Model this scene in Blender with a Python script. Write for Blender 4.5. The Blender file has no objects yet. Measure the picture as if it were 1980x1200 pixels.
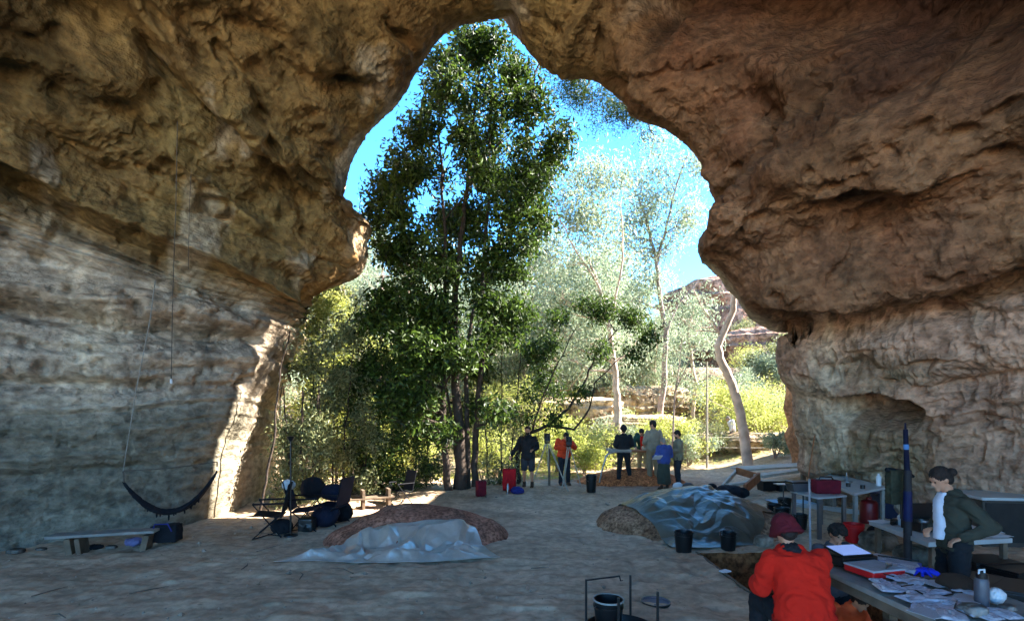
import bpy, bmesh, math, random
import numpy as np
from mathutils import Vector, Matrix, Euler
random.seed(7); RS = np.random.RandomState(11)
scene = bpy.context.scene
COL = scene.collection
# ---------------------------------------------------------------- camera, sky, sun, exposure
CAMZ = 2.25; F = 990.0
cam_d = bpy.data.cameras.new("camera"); cam = bpy.data.objects.new("camera", cam_d); COL.objects.link(cam)
cam_d.sensor_width = 36; cam_d.lens = 18.0; cam_d.shift_y = 200.0/1980.0
cam_d.clip_start = .05; cam_d.clip_end = 3000
cam.location = (0, 0, CAMZ); cam.rotation_euler = (math.radians(90), 0, 0)
scene.camera = cam
SUN = Vector((0.80, 0.12, 0.62)).normalized()
el = math.asin(SUN.z); az = math.atan2(SUN.x, SUN.y)
w = bpy.data.worlds.new("World"); scene.world = w; w.use_nodes = True
nt = w.node_tree; bg = nt.nodes['Background']
sky = nt.nodes.new('ShaderNodeTexSky'); sky.sky_type = 'NISHITA'; sky.sun_disc = False
sky.sun_elevation = el; sky.sun_rotation = az; sky.ozone_density = 5.0; sky.dust_density = .1; sky.air_density = .75; sky.altitude = 1800
hs = nt.nodes.new('ShaderNodeHueSaturation'); hs.inputs['Saturation'].default_value = 1.17; hs.inputs['Hue'].default_value = .492; nt.links.new(sky.outputs[0], hs.inputs['Color']); nt.links.new(hs.outputs[0], bg.inputs[0]); bg.inputs[1].default_value = 0.15
sl = bpy.data.lights.new("sun", 'SUN'); so = bpy.data.objects.new("sun", sl); COL.objects.link(so)
sl.energy = 5.0; sl.angle = math.radians(.5); sl.color = (1, .94, .84)
so.rotation_euler = (-SUN).to_track_quat('-Z', 'Y').to_euler()
vs = scene.view_settings; vs.view_transform = 'Standard'; vs.look = 'None'; vs.exposure = 3.0; vs.gamma = 1; vs.use_curve_mapping = False
cy = scene.cycles
cy.use_denoising = True; cy.denoising_prefilter = 'ACCURATE'; cy.max_bounces = 8; cy.diffuse_bounces = 5; cy.glossy_bounces = 3; cy.transmission_bounces = 4
cy.transparent_max_bounces = 6; cy.sample_clamp_indirect = 6; cy.use_adaptive_sampling = True; cy.adaptive_threshold = .02
try: cy.denoising_input_passes = 'RGB_ALBEDO_NORMAL'; cy.denoiser = 'OPENIMAGEDENOISE'
except Exception: pass

def P(px, py, d): return Vector(((px-990)/F*d, d, CAMZ+(800-py)/F*d))
def gd(py, z=0.0): return F*(CAMZ-z)/(py-800)      # depth of ground seen at row py

# ---------------------------------------------------------------- numpy noise
_perm = np.random.RandomState(3).permutation(256).astype(np.int64); _perm = np.concatenate([_perm, _perm, _perm])
_val = np.random.RandomState(5).rand(256)*2-1
def vnoise(p):
    i = np.floor(p).astype(np.int64); f = p-i; f = f*f*f*(f*(f*6-15)+10); i &= 255
    X0, Y0, Z0 = i[:, 0], i[:, 1], i[:, 2]; X1 = (X0+1) & 255; Y1 = (Y0+1) & 255; Z1 = (Z0+1) & 255
    def h(x, y, z): return _val[_perm[_perm[_perm[x]+y]+z] & 255]
    fx, fy, fz = f[:, 0], f[:, 1], f[:, 2]
    a = h(X0, Y0, Z0)*(1-fx)+h(X1, Y0, Z0)*fx; b = h(X0, Y1, Z0)*(1-fx)+h(X1, Y1, Z0)*fx
    c = h(X0, Y0, Z1)*(1-fx)+h(X1, Y0, Z1)*fx; d = h(X0, Y1, Z1)*(1-fx)+h(X1, Y1, Z1)*fx
    return (a*(1-fy)+b*fy)*(1-fz)+(c*(1-fy)+d*fy)*fz
def fbm(p, s, oct=4, gain=.5, off=0., ridge=False):
    p = np.asarray(p, float)*np.asarray(s, float)+off; r = 0; a = 1.0; t = 0
    for o in range(oct):
        n = vnoise(p+o*17.3)
        if ridge: n = 1-2*np.abs(n)
        r = r+a*n; t += a; a *= gain; p = p*2.03
    return r/t
def sstep(a, b, x):
    t = np.clip((x-a)/(b-a), 0, 1); return t*t*(3-2*t)

# ---------------------------------------------------------------- materials
MATS = {}
def lin(c):
    if isinstance(c, str):
        c = tuple(int(c[i:i+2], 16)/255 for i in (0, 2, 4))
        c = tuple(x/12.92 if x <= .04045 else ((x+.055)/1.055)**2.4 for x in c)
    return tuple(c)+(1,)
def mat(name, col, rough=.8, var=.25, scale=8., metal=0., bump=.3, bscale=40., spec=.3, bdist=.01):
    if name in MATS: return MATS[name]
    m = bpy.data.materials.new(name); m.use_nodes = True; n = m.node_tree; b = n.nodes['Principled BSDF']
    tc = n.nodes.new('ShaderNodeTexCoord'); nz = n.nodes.new('ShaderNodeTexNoise'); nz.inputs['Scale'].default_value = scale; nz.inputs['Detail'].default_value = 6
    rp = n.nodes.new('ShaderNodeValToRGB'); c = lin(col)
    rp.color_ramp.elements[0].position = .3; rp.color_ramp.elements[1].position = .7
    rp.color_ramp.elements[0].color = tuple(x*(1-var) for x in c[:3])+(1,); rp.color_ramp.elements[1].color = tuple(min(1, x*(1+var)) for x in c[:3])+(1,)
    n.links.new(tc.outputs['Object'], nz.inputs['Vector']); n.links.new(nz.outputs[0], rp.inputs[0]); n.links.new(rp.outputs[0], b.inputs['Base Color'])
    b.inputs['Roughness'].default_value = rough; b.inputs['Metallic'].default_value = metal; b.inputs['Specular IOR Level'].default_value = spec
    if bump:
        n2 = n.nodes.new('ShaderNodeTexNoise'); n2.inputs['Scale'].default_value = bscale; n2.inputs['Detail'].default_value = 4
        bp = n.nodes.new('ShaderNodeBump'); bp.inputs['Strength'].default_value = bump; bp.inputs['Distance'].default_value = bdist
        n.links.new(tc.outputs['Object'], n2.inputs['Vector']); n.links.new(n2.outputs[0], bp.inputs['Height']); n.links.new(bp.outputs[0], b.inputs['Normal'])
    MATS[name] = m; return m
def rockmat(name, c_attr='tint', bump=.8, s1=1.5, s2=9., dist=.06, stretch=(1, 1, 1), con=1.):
    m = bpy.data.materials.new(name); m.use_nodes = True; n = m.node_tree; b = n.nodes['Principled BSDF']; L = n.links.new
    at = n.nodes.new('ShaderNodeAttribute'); at.attribute_name = c_attr
    tc = n.nodes.new('ShaderNodeTexCoord'); mp = n.nodes.new('ShaderNodeMapping'); mp.inputs['Scale'].default_value = stretch
    L(tc.outputs['Object'], mp.inputs['Vector'])
    na = n.nodes.new('ShaderNodeTexNoise'); na.inputs['Scale'].default_value = s1; na.inputs['Detail'].default_value = 6; na.inputs['Roughness'].default_value = .6; na.inputs['Distortion'].default_value = .15
    nb = n.nodes.new('ShaderNodeTexNoise'); nb.inputs['Scale'].default_value = s2; nb.inputs['Detail'].default_value = 4; nb.inputs['Roughness'].default_value = .6
    L(mp.outputs[0], na.inputs['Vector']); L(mp.outputs[0], nb.inputs['Vector'])
    r1 = n.nodes.new('ShaderNodeValToRGB'); r1.color_ramp.elements[0].position = .3; r1.color_ramp.elements[0].color = (.50, .47, .44, 1); r1.color_ramp.elements[1].position = .72; r1.color_ramp.elements[1].color = (1.5, 1.48, 1.45, 1)
    r2 = n.nodes.new('ShaderNodeValToRGB'); r2.color_ramp.elements[0].position = .36; r2.color_ramp.elements[0].color = (.42, .39, .36, 1); r2.color_ramp.elements[1].position = .62; r2.color_ramp.elements[1].color = (1.45, 1.45, 1.42, 1)
    L(na.outputs[0], r1.inputs[0]); L(nb.outputs[0], r2.inputs[0])
    m1 = n.nodes.new('ShaderNodeMix'); m1.data_type = 'RGBA'; m1.blend_type = 'MULTIPLY'; m1.inputs[0].default_value = 1
    m2 = n.nodes.new('ShaderNodeMix'); m2.data_type = 'RGBA'; m2.blend_type = 'MULTIPLY'; m2.inputs[0].default_value = 1
    m1.inputs[0].default_value = con; m2.inputs[0].default_value = con
    L(at.outputs['Color'], m1.inputs[6]); L(r1.outputs[0], m1.inputs[7]); L(m1.outputs[2], m2.inputs[6]); L(r2.outputs[0], m2.inputs[7]); L(m2.outputs[2], b.inputs['Base Color'])
    b.inputs['Roughness'].default_value = .92; b.inputs['Specular IOR Level'].default_value = .15
    nc = n.nodes.new('ShaderNodeTexNoise'); nc.inputs['Scale'].default_value = s2*2.2; nc.inputs['Detail'].default_value = 2; L(mp.outputs[0], nc.inputs['Vector'])
    ad = n.nodes.new('ShaderNodeMath'); ad.operation = 'MULTIPLY_ADD'; ad.inputs[1].default_value = .35; L(nc.outputs[0], ad.inputs[0]); L(nb.outputs[0], ad.inputs[2])
    bp = n.nodes.new('ShaderNodeBump'); bp.inputs['Strength'].default_value = bump; bp.inputs['Distance'].default_value = dist
    L(ad.outputs[0], bp.inputs['Height']); L(bp.outputs[0], b.inputs['Normal']); return m
def leafmat(name, col, col2, trans=.45, rough=.5):
    m = bpy.data.materials.new(name); m.use_nodes = True; n = m.node_tree; b = n.nodes['Principled BSDF']; L = n.links.new
    at = n.nodes.new('ShaderNodeAttribute'); at.attribute_name = 'lv'
    mx = n.nodes.new('ShaderNodeMix'); mx.data_type = 'RGBA'; mx.inputs[6].default_value = lin(col); mx.inputs[7].default_value = lin(col2); L(at.outputs['Fac'], mx.inputs[0])
    L(mx.outputs[2], b.inputs['Base Color']); b.inputs['Roughness'].default_value = rough; b.inputs['Specular IOR Level'].default_value = .4
    tr = n.nodes.new('ShaderNodeBsdfTranslucent'); L(mx.outputs[2], tr.inputs[0]); ms = n.nodes.new('ShaderNodeMixShader'); ms.inputs[0].default_value = trans
    L(b.outputs[0], ms.inputs[1]); L(tr.outputs[0], ms.inputs[2]); L(ms.outputs[0], n.nodes['Material Output'].inputs[0]); return m

# ---------------------------------------------------------------- object helpers
def link(name, me, m=None, parent=None, loc=None):
    o = bpy.data.objects.new(name, me); COL.objects.link(o)
    if m is not None: me.materials.append(m)
    if parent is not None: o.parent = parent
    if loc is not None: o.location = loc
    return o
def tag(o, label, cat, group=None):
    o['label'] = label; o['category'] = cat
    if group: o['group'] = group
    return o
def empty(name, loc, rz=0., label=None, cat=None, group=None):
    o = bpy.data.objects.new(name, None); COL.objects.link(o); o.location = loc; o.rotation_euler = (0, 0, rz); o.empty_display_size = .2
    if label: tag(o, label, cat, group)
    return o
def dup(root, loc, rz, label, scale=None, group=None):
    r = root.copy(); COL.objects.link(r); r.location = loc; r.rotation_euler = (root.rotation_euler[0], root.rotation_euler[1], rz); r['label'] = label
    if group: r['group'] = group
    if scale: r.scale = (scale,)*3 if not hasattr(scale, '__len__') else scale
    def rec(a, b):
        for ch in list(a.children):
            c = ch.copy(); COL.objects.link(c); c.parent = b; rec(ch, c)
    rec(root, r); return r
def npmesh(name, V, Fq, smooth=True, attrs=None):
    me = bpy.data.meshes.new(name); V = np.ascontiguousarray(V, dtype=np.float32); Fq = np.ascontiguousarray(Fq, dtype=np.int32); k = Fq.shape[1]
    me.vertices.add(len(V)); me.vertices.foreach_set('co', V.ravel()); me.loops.add(Fq.size); me.loops.foreach_set('vertex_index', Fq.ravel())
    me.polygons.add(len(Fq)); me.polygons.foreach_set('loop_start', np.arange(0, Fq.size, k, dtype=np.int32)); me.polygons.foreach_set('loop_total', np.full(len(Fq), k, dtype=np.int32))
    me.update(calc_edges=True); me.validate()
    me.polygons.foreach_set('use_smooth', np.full(len(me.polygons), smooth))
    for nm, (dom, typ, arr) in (attrs or {}).items():
        a = me.attributes.new(nm, typ, dom); arr = np.ascontiguousarray(arr, dtype=np.float32)
        a.data.foreach_set('color' if 'COLOR' in typ else ('vector' if typ == 'FLOAT_VECTOR' else 'value'), arr.ravel())
    return me
def gridfaces(nu, nv):
    i = np.arange(nu*nv).reshape(nu, nv); a = i[:-1, :-1].ravel(); b = i[1:, :-1].ravel(); c = i[1:, 1:].ravel(); d = i[:-1, 1:].ravel()
    return np.stack([a, b, c, d], 1)
class MB:
    """collects simple shapes into one mesh"""
    def __init__(s): s.v = []; s.f = []
    def add(s, vs, fs):
        b = len(s.v); s.v += [tuple(x) for x in vs]; s.f += [tuple(b+i for i in f) for f in fs]; return s
    def box(s, c, d, rot=None, taper=0.):
        hx, hy, hz = d[0]/2, d[1]/2, d[2]/2; R = rot if rot is not None else Matrix.Identity(3); c = Vector(c); vs = []
        for z in (-1, 1):
            t = 1-taper if z < 0 else 1
            for x, y in ((-1, -1), (1, -1), (1, 1), (-1, 1)): vs.append(c+R @ Vector((x*hx*t, y*hy*t, z*hz)))
        return s.add(vs, [(3, 2, 1, 0), (4, 5, 6, 7), (0, 1, 5, 4), (1, 2, 6, 5), (2, 3, 7, 6), (3, 0, 4, 7)])
    def tube(s, pts, r, n=8, cap=True):
        pts = [Vector(p) for p in pts]; k = len(pts); rs = list(r) if hasattr(r, '__len__') else [r]*k; vs = []
        t0 = (pts[1]-pts[0]).normalized(); up = Vector((0, 0, 1)) if abs(t0.z) < .9 else Vector((1, 0, 0)); x = t0.cross(up).normalized()
        for i in range(k):
            t = (pts[min(i+1, k-1)]-pts[max(i-1, 0)]).normalized(); x = (x-t*x.dot(t)).normalized(); y = t.cross(x)
            for j in range(n):
                a = 2*math.pi*j/n; vs.append(pts[i]+(x*math.cos(a)+y*math.sin(a))*rs[i])
        fs = [(i*n+j, i*n+(j+1) % n, (i+1)*n+(j+1) % n, (i+1)*n+j) for i in range(k-1) for j in range(n)]
        if cap: fs += [tuple(range(n-1, -1, -1)), tuple((k-1)*n+j for j in range(n))]
        return s.add(vs, fs)
    def lathe(s, prof, n=24, c=(0, 0, 0), sx=1., sy=1.):
        c = Vector(c); vs = []; k = len(prof)
        for r, z in prof:
            for j in range(n):
                a = 2*math.pi*j/n; vs.append(c+Vector((r*math.cos(a)*sx, r*math.sin(a)*sy, z)))
        fs = [(i*n+j, i*n+(j+1) % n, (i+1)*n+(j+1) % n, (i+1)*n+j) for i in range(k-1) for j in range(n)]
        if prof[0][0] > 1e-4 and prof[-1][0] > 1e-4: fs += [((k-1)*n+j, (k-1)*n+(j+1) % n, (j+1) % n, j) for j in range(n)]
        return s.add(vs, fs)
    def ell(s, c, r, n=12, m=8, rot=None):
        c = Vector(c); R = rot if rot is not None else Matrix.Identity(3); vs = []; k = m+1
        for i in range(k):
            th = math.pi*(i/m)
            for j in range(n):
                a = 2*math.pi*j/n; vs.append(c+R @ Vector((r[0]*max(math.sin(th), .02)*math.cos(a), r[1]*max(math.sin(th), .02)*math.sin(a), -r[2]*math.cos(th))))
        fs = [(i*n+j, i*n+(j+1) % n, (i+1)*n+(j+1) % n, (i+1)*n+j) for i in range(m) for j in range(n)]+[tuple(range(n-1, -1, -1)), tuple(m*n+j for j in range(n))]
        return s.add(vs, fs)
    def build(s, name, m, parent=None, smooth=False, bevel=0., loc=None):
        me = bpy.data.meshes.new(name); me.from_pydata(s.v, [], s.f); me.update()
        if smooth:
            me.polygons.foreach_set('use_smooth', [True]*len(me.polygons)); 
            try: me.set_sharp_from_angle(angle=math.radians(50))
            except Exception: pass
        o = link(name, me, m, parent, loc)
        if bevel:
            bv = o.modifiers.new('b', 'BEVEL'); bv.width = bevel; bv.segments = 2; bv.limit_method = 'ANGLE'
        return o
def R3(x=0, y=0, z=0): return Euler((math.radians(x), math.radians(y), math.radians(z))).to_matrix()
# ---------------------------------------------------------------- the cave: stations from outside face, over the rim, back past the camera
RIM = [(428,1012,11.0),(458,870,11.2),(498,765,11.3),(532,680,11.4),(552,612,11.5),(590,575,11.8),(700,532,12.2),(716,465,12.2),(722,430,12.),(692,408,11.5),
 (668,395,11),(675,350,10.8),(690,290,10.6),(735,240,10.4),(770,200,10.2),(803,150,10),(840,93,9.8),(870,62,9.7),(905,47,9.6),(938,41,9.6),
 (985,33,9.6),(1004,80,9.6),(1030,112,9.7),(1050,140,9.8),(1080,156,9.9),(1120,158,10),(1165,170,10),(1200,200,10),(1230,232,10),(1268,246,10),
 (1300,258,10),(1340,290,10),(1362,325,10),(1372,370,10),(1384,412,10.2),(1356,440,9.6),(1349,470,9.6),(1354,492,9.7),(1385,512,10),(1415,545,10.2),
 (1450,592,10.3),(1490,612,10.4),(1515,628,10.8),(1522,636,11.5),(1500,650,12),(1496,690,12.3),(1502,732,12.5),(1528,765,12.8),(1530,820,13),(1545,872,13.3),
 (1562,915,13.5),(1575,960,13.5)]
NJ = len(RIM)
rim = np.array([P(*r) for r in RIM])
def sparse(d):
    js = sorted(d); A = np.array([d[j] for j in js], float)
    return hermite(np.array(js, float), A, np.arange(NJ, dtype=float))
def hermite(x, A, xs):
    n = len(x); h = np.diff(x)[:, None]; s = np.diff(A.reshape(n, -1), axis=0)/h; B = A.reshape(n, -1)
    m = np.zeros_like(B); m[0] = s[0]; m[-1] = s[-1]
    if n > 2:
        a, b = s[:-1], s[1:]; m[1:-1] = np.where(a*b > 0, 2*a*b/(a+b+1e-12*np.sign(a+b)), 0)
        lim = .5*(a+b); m[1:-1] = .6*m[1:-1]+.4*np.clip(lim, -2*np.minimum(abs(a), abs(b))-.3*abs(lim), 2*np.minimum(abs(a), abs(b))+.3*abs(lim))
    i = np.clip(np.searchsorted(x, xs, side='right')-1, 0, n-2); t = ((xs-x[i])/(x[i+1]-x[i]))[:, None]; hh = (x[i+1]-x[i])[:, None]
    r = (2*t**3-3*t**2+1)*B[i]+(t**3-2*t**2+t)*hh*m[i]+(-2*t**3+3*t**2)*B[i+1]+(t**3-t**2)*hh*m[i+1]
    return r.reshape((len(xs),)+A.shape[1:])
I1 = sparse({0:(-8.2,8.2,-.6),1:(-8.7,8.0,1.4),2:(-8.9,7.9,3.0),3:(-8.9,7.9,4.3),4:(-8.4,8.0,5.3),7:(-7.0,8.2,6.7),10:(-5.7,7.9,7.6),14:(-3.7,7.5,9.3),18:(-1.6,7.2,10.7),
 20:(-.2,7.0,11.2),24:(1.7,7.0,10.8),29:(3.5,7.0,9.7),33:(4.7,7.3,8.2),36:(4.9,7.4,6.5),39:(5.9,7.9,5.4),42:(7.1,8.4,4.35),43:(7.5,8.9,4.25),44:(7.6,9.3,3.85),47:(8.2,9.6,2.3),51:(9.0,9.9,-.6)})
I2 = sparse({0:(-9.8,3,-.6),1:(-10.4,3,1.5),2:(-10.6,3,3.2),3:(-10.5,3,4.8),4:(-9.8,3,6.0),7:(-8,3,7.6),10:(-6.4,3,8.8),14:(-4,3,10.2),18:(-1.8,3,11.2),20:(-.4,3,11.5),
 24:(1.8,3,11.3),29:(4,3,10.2),33:(5.8,3.5,8.6),36:(6.8,4,7.0),39:(7.6,4.3,5.9),42:(8.8,4.8,4.7),43:(9.2,5,4.5),44:(9.4,5.3,4.1),47:(9.7,5.6,2.4),51:(10.2,6,-.6)})
I3 = sparse({0:(-12,-4,-.6),2:(-12.5,-4,3.5),4:(-11.5,-4,6.5),10:(-7,-4,9.5),20:(0,-4,11.3),29:(5,-4,10.6),36:(8.5,-3,8),42:(10.5,-2,5.2),44:(11,-2,4.4),51:(11.5,-2,-.6)})
I4 = sparse({0:(-12.6,-4.6,-.6),2:(-13,-4.6,4),4:(-12,-4.6,6.8),10:(-7.5,-4.7,9.8),20:(0,-4.9,11.6),29:(5.5,-11,9.6),36:(9,-12,7.5),42:(10.5,-12,5),44:(11,-12,4.2),51:(11,-12,-.6)})
cen = np.array([.6, 0, 4.5]); rad = rim-cen; rad[:, 1] = 0; rad /= np.linalg.norm(rad, axis=1)[:, None]
offs = (1.5+1.6*np.exp(-((np.arange(NJ)-22)/9.)**2))[:, None]; E1 = rim+rad*offs+np.array([0, 2.4, .5]); E2 = rim+rad*6+np.array([0, 3.2, 3.]); E3 = rim+rad*16+np.array([0, 3.0, 5.])
for j, p in {0:(-6.75,15,-.6),1:(-6.8,15.2,1.7),2:(-6.6,15.2,3.0),3:(-6.3,15.2,3.9),4:(-5.95,15,4.9),5:(-5.9,14.6,5.8),6:(-5.2,14.4,6.6)}.items(): E1[j] = p
for j, p in {0:(-9.5,19,-.6),1:(-9.6,19,2),2:(-9.6,19,3.6),3:(-9.4,19,4.8),4:(-9,18.5,6.5),5:(-9,18,8.)}.items(): E2[j] = p
for j in range(43, 52):
    t = (j-43)/8; z = rim[j][2]
    E1[j] = (9.3+.2*t, 15.6, z+.3); E2[j] = (11.6+.6*t, 20.0, z+1.2*(1-t)); E3[j] = (22, 24, z+3)
ST = [E3, E2, E1, rim, I1, I2, I3, I4]
sv = np.array([0, 1, 1.8, 2.4, 3.6, 5.0, 6.0, 6.8])
ns = np.concatenate([np.linspace(0, 1.8, 90, endpoint=False), np.linspace(1.8, 2.4, 90, endpoint=False), np.linspace(2.4, 3.6, 330, endpoint=False), np.linspace(3.6, 5., 230, endpoint=False), np.linspace(5., 6.8, 60)])
# arc-length-ish spacing around
L = np.concatenate([[0], np.cumsum(np.linalg.norm(np.diff(rim, axis=0), axis=1)+.6*np.linalg.norm(np.diff(I1, axis=0), axis=1))])
NU = 1150; ju = np.interp(np.linspace(0, L[-1], NU), L, np.arange(NJ))
ST2 = np.stack([hermite(np.arange(NJ, dtype=float), s, ju) for s in ST])       # S x NU x 3
G = hermite(sv, ST2, ns)                                                       # NS x NU x 3
NS = len(ns)
def gnormals(G):
    du = np.gradient(G, axis=1); dv = np.gradient(G, axis=0); n = np.cross(dv, du); return n/(np.linalg.norm(n, axis=2)[..., None]+1e-9)
Nn = gnormals(G)
mid = np.array([0, 6, 4.]); ctr = G[NS//2, NU//2]
if np.dot(Nn[NS//2, NU//2], mid-ctr) < 0: Nn = -Nn          # normals look into the cave
p = G.reshape(-1, 3); n = Nn.reshape(-1, 3); S = np.repeat(ns, NU); J = np.tile(ju, NS)
isW = sstep(5.0, 3.6, J); isR = sstep(22, 30, J); isLow = sstep(42.5, 43.6, J); isC = (1-isW)*(1-isR)
rimk = 1-np.exp(-((S-2.4)/.26)**2); rim2 = 1-.6*np.exp(-((S-2.4)/.2)**2)
w1 = fbm(p, (.35, .22, .35), 3); w2 = fbm(p, (.95, .38, 1.1), 3, off=7); w3 = fbm(p, (2.4, 1.1, 2.8), 4, off=31); w4 = fbm(p, (6.5, 4, 7.5), 3, off=57)
tilt = p[:, 2]+.34*p[:, 1]*isC+.10*w2+.22*w1
def strata(t, f): 
    q = t*f; fr = q-np.floor(q); k = vnoise(np.stack([np.floor(q)*3.7, np.zeros_like(q), np.zeros_like(q)], 1))
    return (np.where(fr < .8, fr/.8, (1-fr)/.2)*2-1)*(.6+.4*k)
stl = strata(tilt, .85)*.6+strata(tilt+.3, 2.1)*(.12+.23*isW)+strata(tilt+.1, 5.3)*.16*isW
w5 = fbm(p, 15, 2, off=77, ridge=True)
disp = rimk*(.50*w1+.20*w2*(1-.6*isW))+rim2*((.055-.035*isW)*w3+(.03-.018*isW)*w4)+.012*w5*(1-.5*isW)-.10*(1-rimk)*(1-isW)
disp += rim2*(isW*(.23*stl*sstep(.6, 2.6, p[:, 2])+.03*stl)+isC*(.36*stl)+isR*(1-isLow)*.07*stl)
disp -= isW*rimk*.25*w1+isW*sstep(3.3, 2.5, S)*.25
# crease-like cracks and scalloped pockets
rd = fbm(p, (.8, .26, .8), 3, off=91, ridge=True); disp -= rimk*(isC*.42+isR*.20+isLow*.05+isW*.05)*sstep(.6, .95, rd)
rd2 = fbm(p, (2.2, 1.0, 2.6), 3, off=41, ridge=True); disp -= rim2*(.07*isC+.045*isR+.03*isW)*sstep(.5, .95, rd2)
sc_ = fbm(p, (3.2, 2.2, 3.0), 2, off=131); disp -= .08*(isC+isR*.35)*sstep(.34, .62, sc_)*rimk
fl = fbm(p, (5.5, 5.5, 1.2), 3, off=71, ridge=True); disp += rim2*(isLow*.07*fl+isR*(1-isLow)*.04*fbm(p, (7, 4, 3), 3, off=171, ridge=True)+isC*.04*fbm(p, (5, 9, 5), 3, off=172, ridge=True))
pix = np.stack([990+F*p[:, 0]/np.maximum(p[:, 1], .3), 800-F*(p[:, 2]-CAMZ)/np.maximum(p[:, 1], .3)], 1)
front = (S > 2.35) & (S < 5.3) & (p[:, 1] > 1.5)
fidx = np.where(front)[0]
def at(px, py):
    q = pix[fidx]; return p[fidx[np.argmin((q[:, 0]-px)**2+(q[:, 1]-py)**2)]]
def dent(px, py, r, depth, sq=(1, 1, 1), pw=2.):
    global disp
    c = at(px, py); rr_ = np.array(r) if hasattr(r, '__len__') else np.array([r]*3); ix = np.where((np.abs(p-c) < 3*rr_).all(1))[0]
    q = (p[ix]-c)/rr_+.22*np.stack([w3[ix], w4[ix], w2[ix]], 1); disp[ix] -= depth*np.exp(-(np.sum(q*q, 1))**(pw/2))
def ridge(pts, r, h):
    """a fold or ledge that runs through the given places on the rock"""
    global disp
    C = np.array([at(*q) for q in pts]); lo = C.min(0)-3*r-.3; hi = C.max(0)+3*r+.3
    ix = np.where(((p > lo) & (p < hi)).all(1))[0]; pw_ = p[ix]+.12*np.stack([w3[ix], w4[ix], w2[ix]], 1); best = np.full(len(ix), 1e9)
    for a, b in zip(C[:-1], C[1:]):
        t = np.clip(((pw_-a)@(b-a))/np.dot(b-a, b-a), 0, 1)[:, None]; best = np.minimum(best, np.sum((pw_-a-t*(b-a))**2, 1))
    disp[ix] += h*np.exp(-best/(r*r))
# right side: niche, pockets, ledge line, knob
dent(1690, 792, (.75, .75, .36), 1.15, pw=5); dent(1735, 795, (.35, .4, .22), .5, pw=4)
dent(1503, 570, .13, .35); dent(1462, 598, .12, .3); dent(1558, 606, (.6, .6, .2), .6, pw=3); dent(1620, 600, (.5, .5, .16), .5)
dent(1375, 470, .13, .25); dent(1558, 198, .16, .4, pw=3); dent(1593, 243, .12, .25); dent(1650, 395, (.42, .42, .16), .55, pw=3); dent(1680, 440, .3, .3)
dent(1850, 590, .3, .3); dent(1900, 800, (1.0, 1.0, .9), .5, pw=4)
ridge([(1525, 640), (1650, 615), (1760, 580), (1880, 545), (1975, 520)], .30, -.42); ridge([(1540, 585), (1660, 560), (1800, 510), (1975, 450)], .55, .35)
ridge([(1470, 200), (1500, 250), (1470, 300), (1440, 380), (1400, 430)], .20, -.35); ridge([(1200, 60), (1225, 150), (1300, 230), (1370, 330), (1400, 420)], .22, .25)
ridge([(1190, 170), (1290, 235), (1345, 300)], .18, -.2); ridge([(1900, 120), (1790, 150), (1640, 200)], .3, -.5); ridge([(1480, 330), (1640, 360), (1790, 330)], .35, .35)
ridge([(1560, 720), (1620, 745), (1760, 760), (1800, 800)], .14, .18); ridge([(1830, 900), (1830, 820), (1900, 770), (1975, 760)], .16, .25); ridge([(1680, 880), (1560, 900)], .35, .3)
ridge([(1400, 60), (1530, 130), (1660, 250)], .35, .3); ridge([(1290, 5), (1500, 15), (1960, 20)], .55, -1.5); ridge([(1240, 75), (1400, 62), (1600, 75), (1960, 75)], .3, .3); ridge([(1560, 90), (1600, 180)], .25, -.35)
ridge([(1300,590),(1420,520),(1560,470),(1700,430)], .25, -.12)
# left side: folds of the roof and ledges of the wall
ridge([(5, 270), (150, 380), (330, 455), (460, 510), (560, 555)], .20, .6); ridge([(5, 330), (140, 440), (330, 520), (480, 585)], .22, -.6)
ridge([(240, 30), (350, 175), (430, 250), (510, 310), (600, 400)], .18, -.5); ridge([(290, 30), (360, 130), (440, 200)], .3, .35)
ridge([(300, 230), (370, 310), (440, 400), (500, 440)], .13, .32); ridge([(5, 160), (120, 170), (230, 200), (300, 240)], .25, -.4); ridge([(90, 190), (190, 185), (240, 215)], .22, .3)
ridge([(200, 130), (320, 200)], .2, .25); ridge([(460, 120), (480, 230), (500, 290)], .35, .35); ridge([(620, 60), (600, 180), (640, 260)], .25, .25); ridge([(520, 60), (560, 140), (650, 170)], .18, -.3)
dent(530, 370, (.22, .3, .16), .4); dent(115, 195, .15, .3); dent(400, 360, .1, .3); dent(560, 540, .12, .25); dent(200, 25, .4, .5)
ridge([(530, 360), (560, 385)], .12, .25); ridge([(480, 300), (560, 350), (640, 430), (690, 500)], .16, .2)
ridge([(0, 600), (150, 618), (300, 640), (420, 655), (520, 660)], .18, -.48); ridge([(0, 640), (200, 672), (500, 690)], .2, .14)
ridge([(0, 735), (250, 740), (500, 745)], .14, -.36); ridge([(0, 715), (250, 722), (505, 728)], .1, .12); ridge([(0, 560), (260, 590), (500, 625)], .25, .2)
ridge([(20, 835), (90, 838), (150, 870)], .06, -.1); ridge([(0, 920), (240, 905), (420, 900)], .08, -.12); ridge([(0,880),(240,868),(420,855)], .15, .08)
for (x, y) in ((75, 500), (140, 560), (265, 590), (310, 490), (505, 540), (510, 630), (350, 560), (85, 710), (430, 640)): dent(x, y, .11, .28)
for k in range(60):
    x = RS.uniform(20, 520); y = RS.uniform(560, 760); dent(x, y, RS.uniform(.04, .1), RS.uniform(.05, .14))
for k in range(70):
    x = RS.uniform(1350, 1960); y = RS.uniform(60, 880); dent(x, y, (RS.uniform(.06, .2), RS.uniform(.06, .2), RS.uniform(.05, .12)), RS.uniform(.08, .2))
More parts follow.
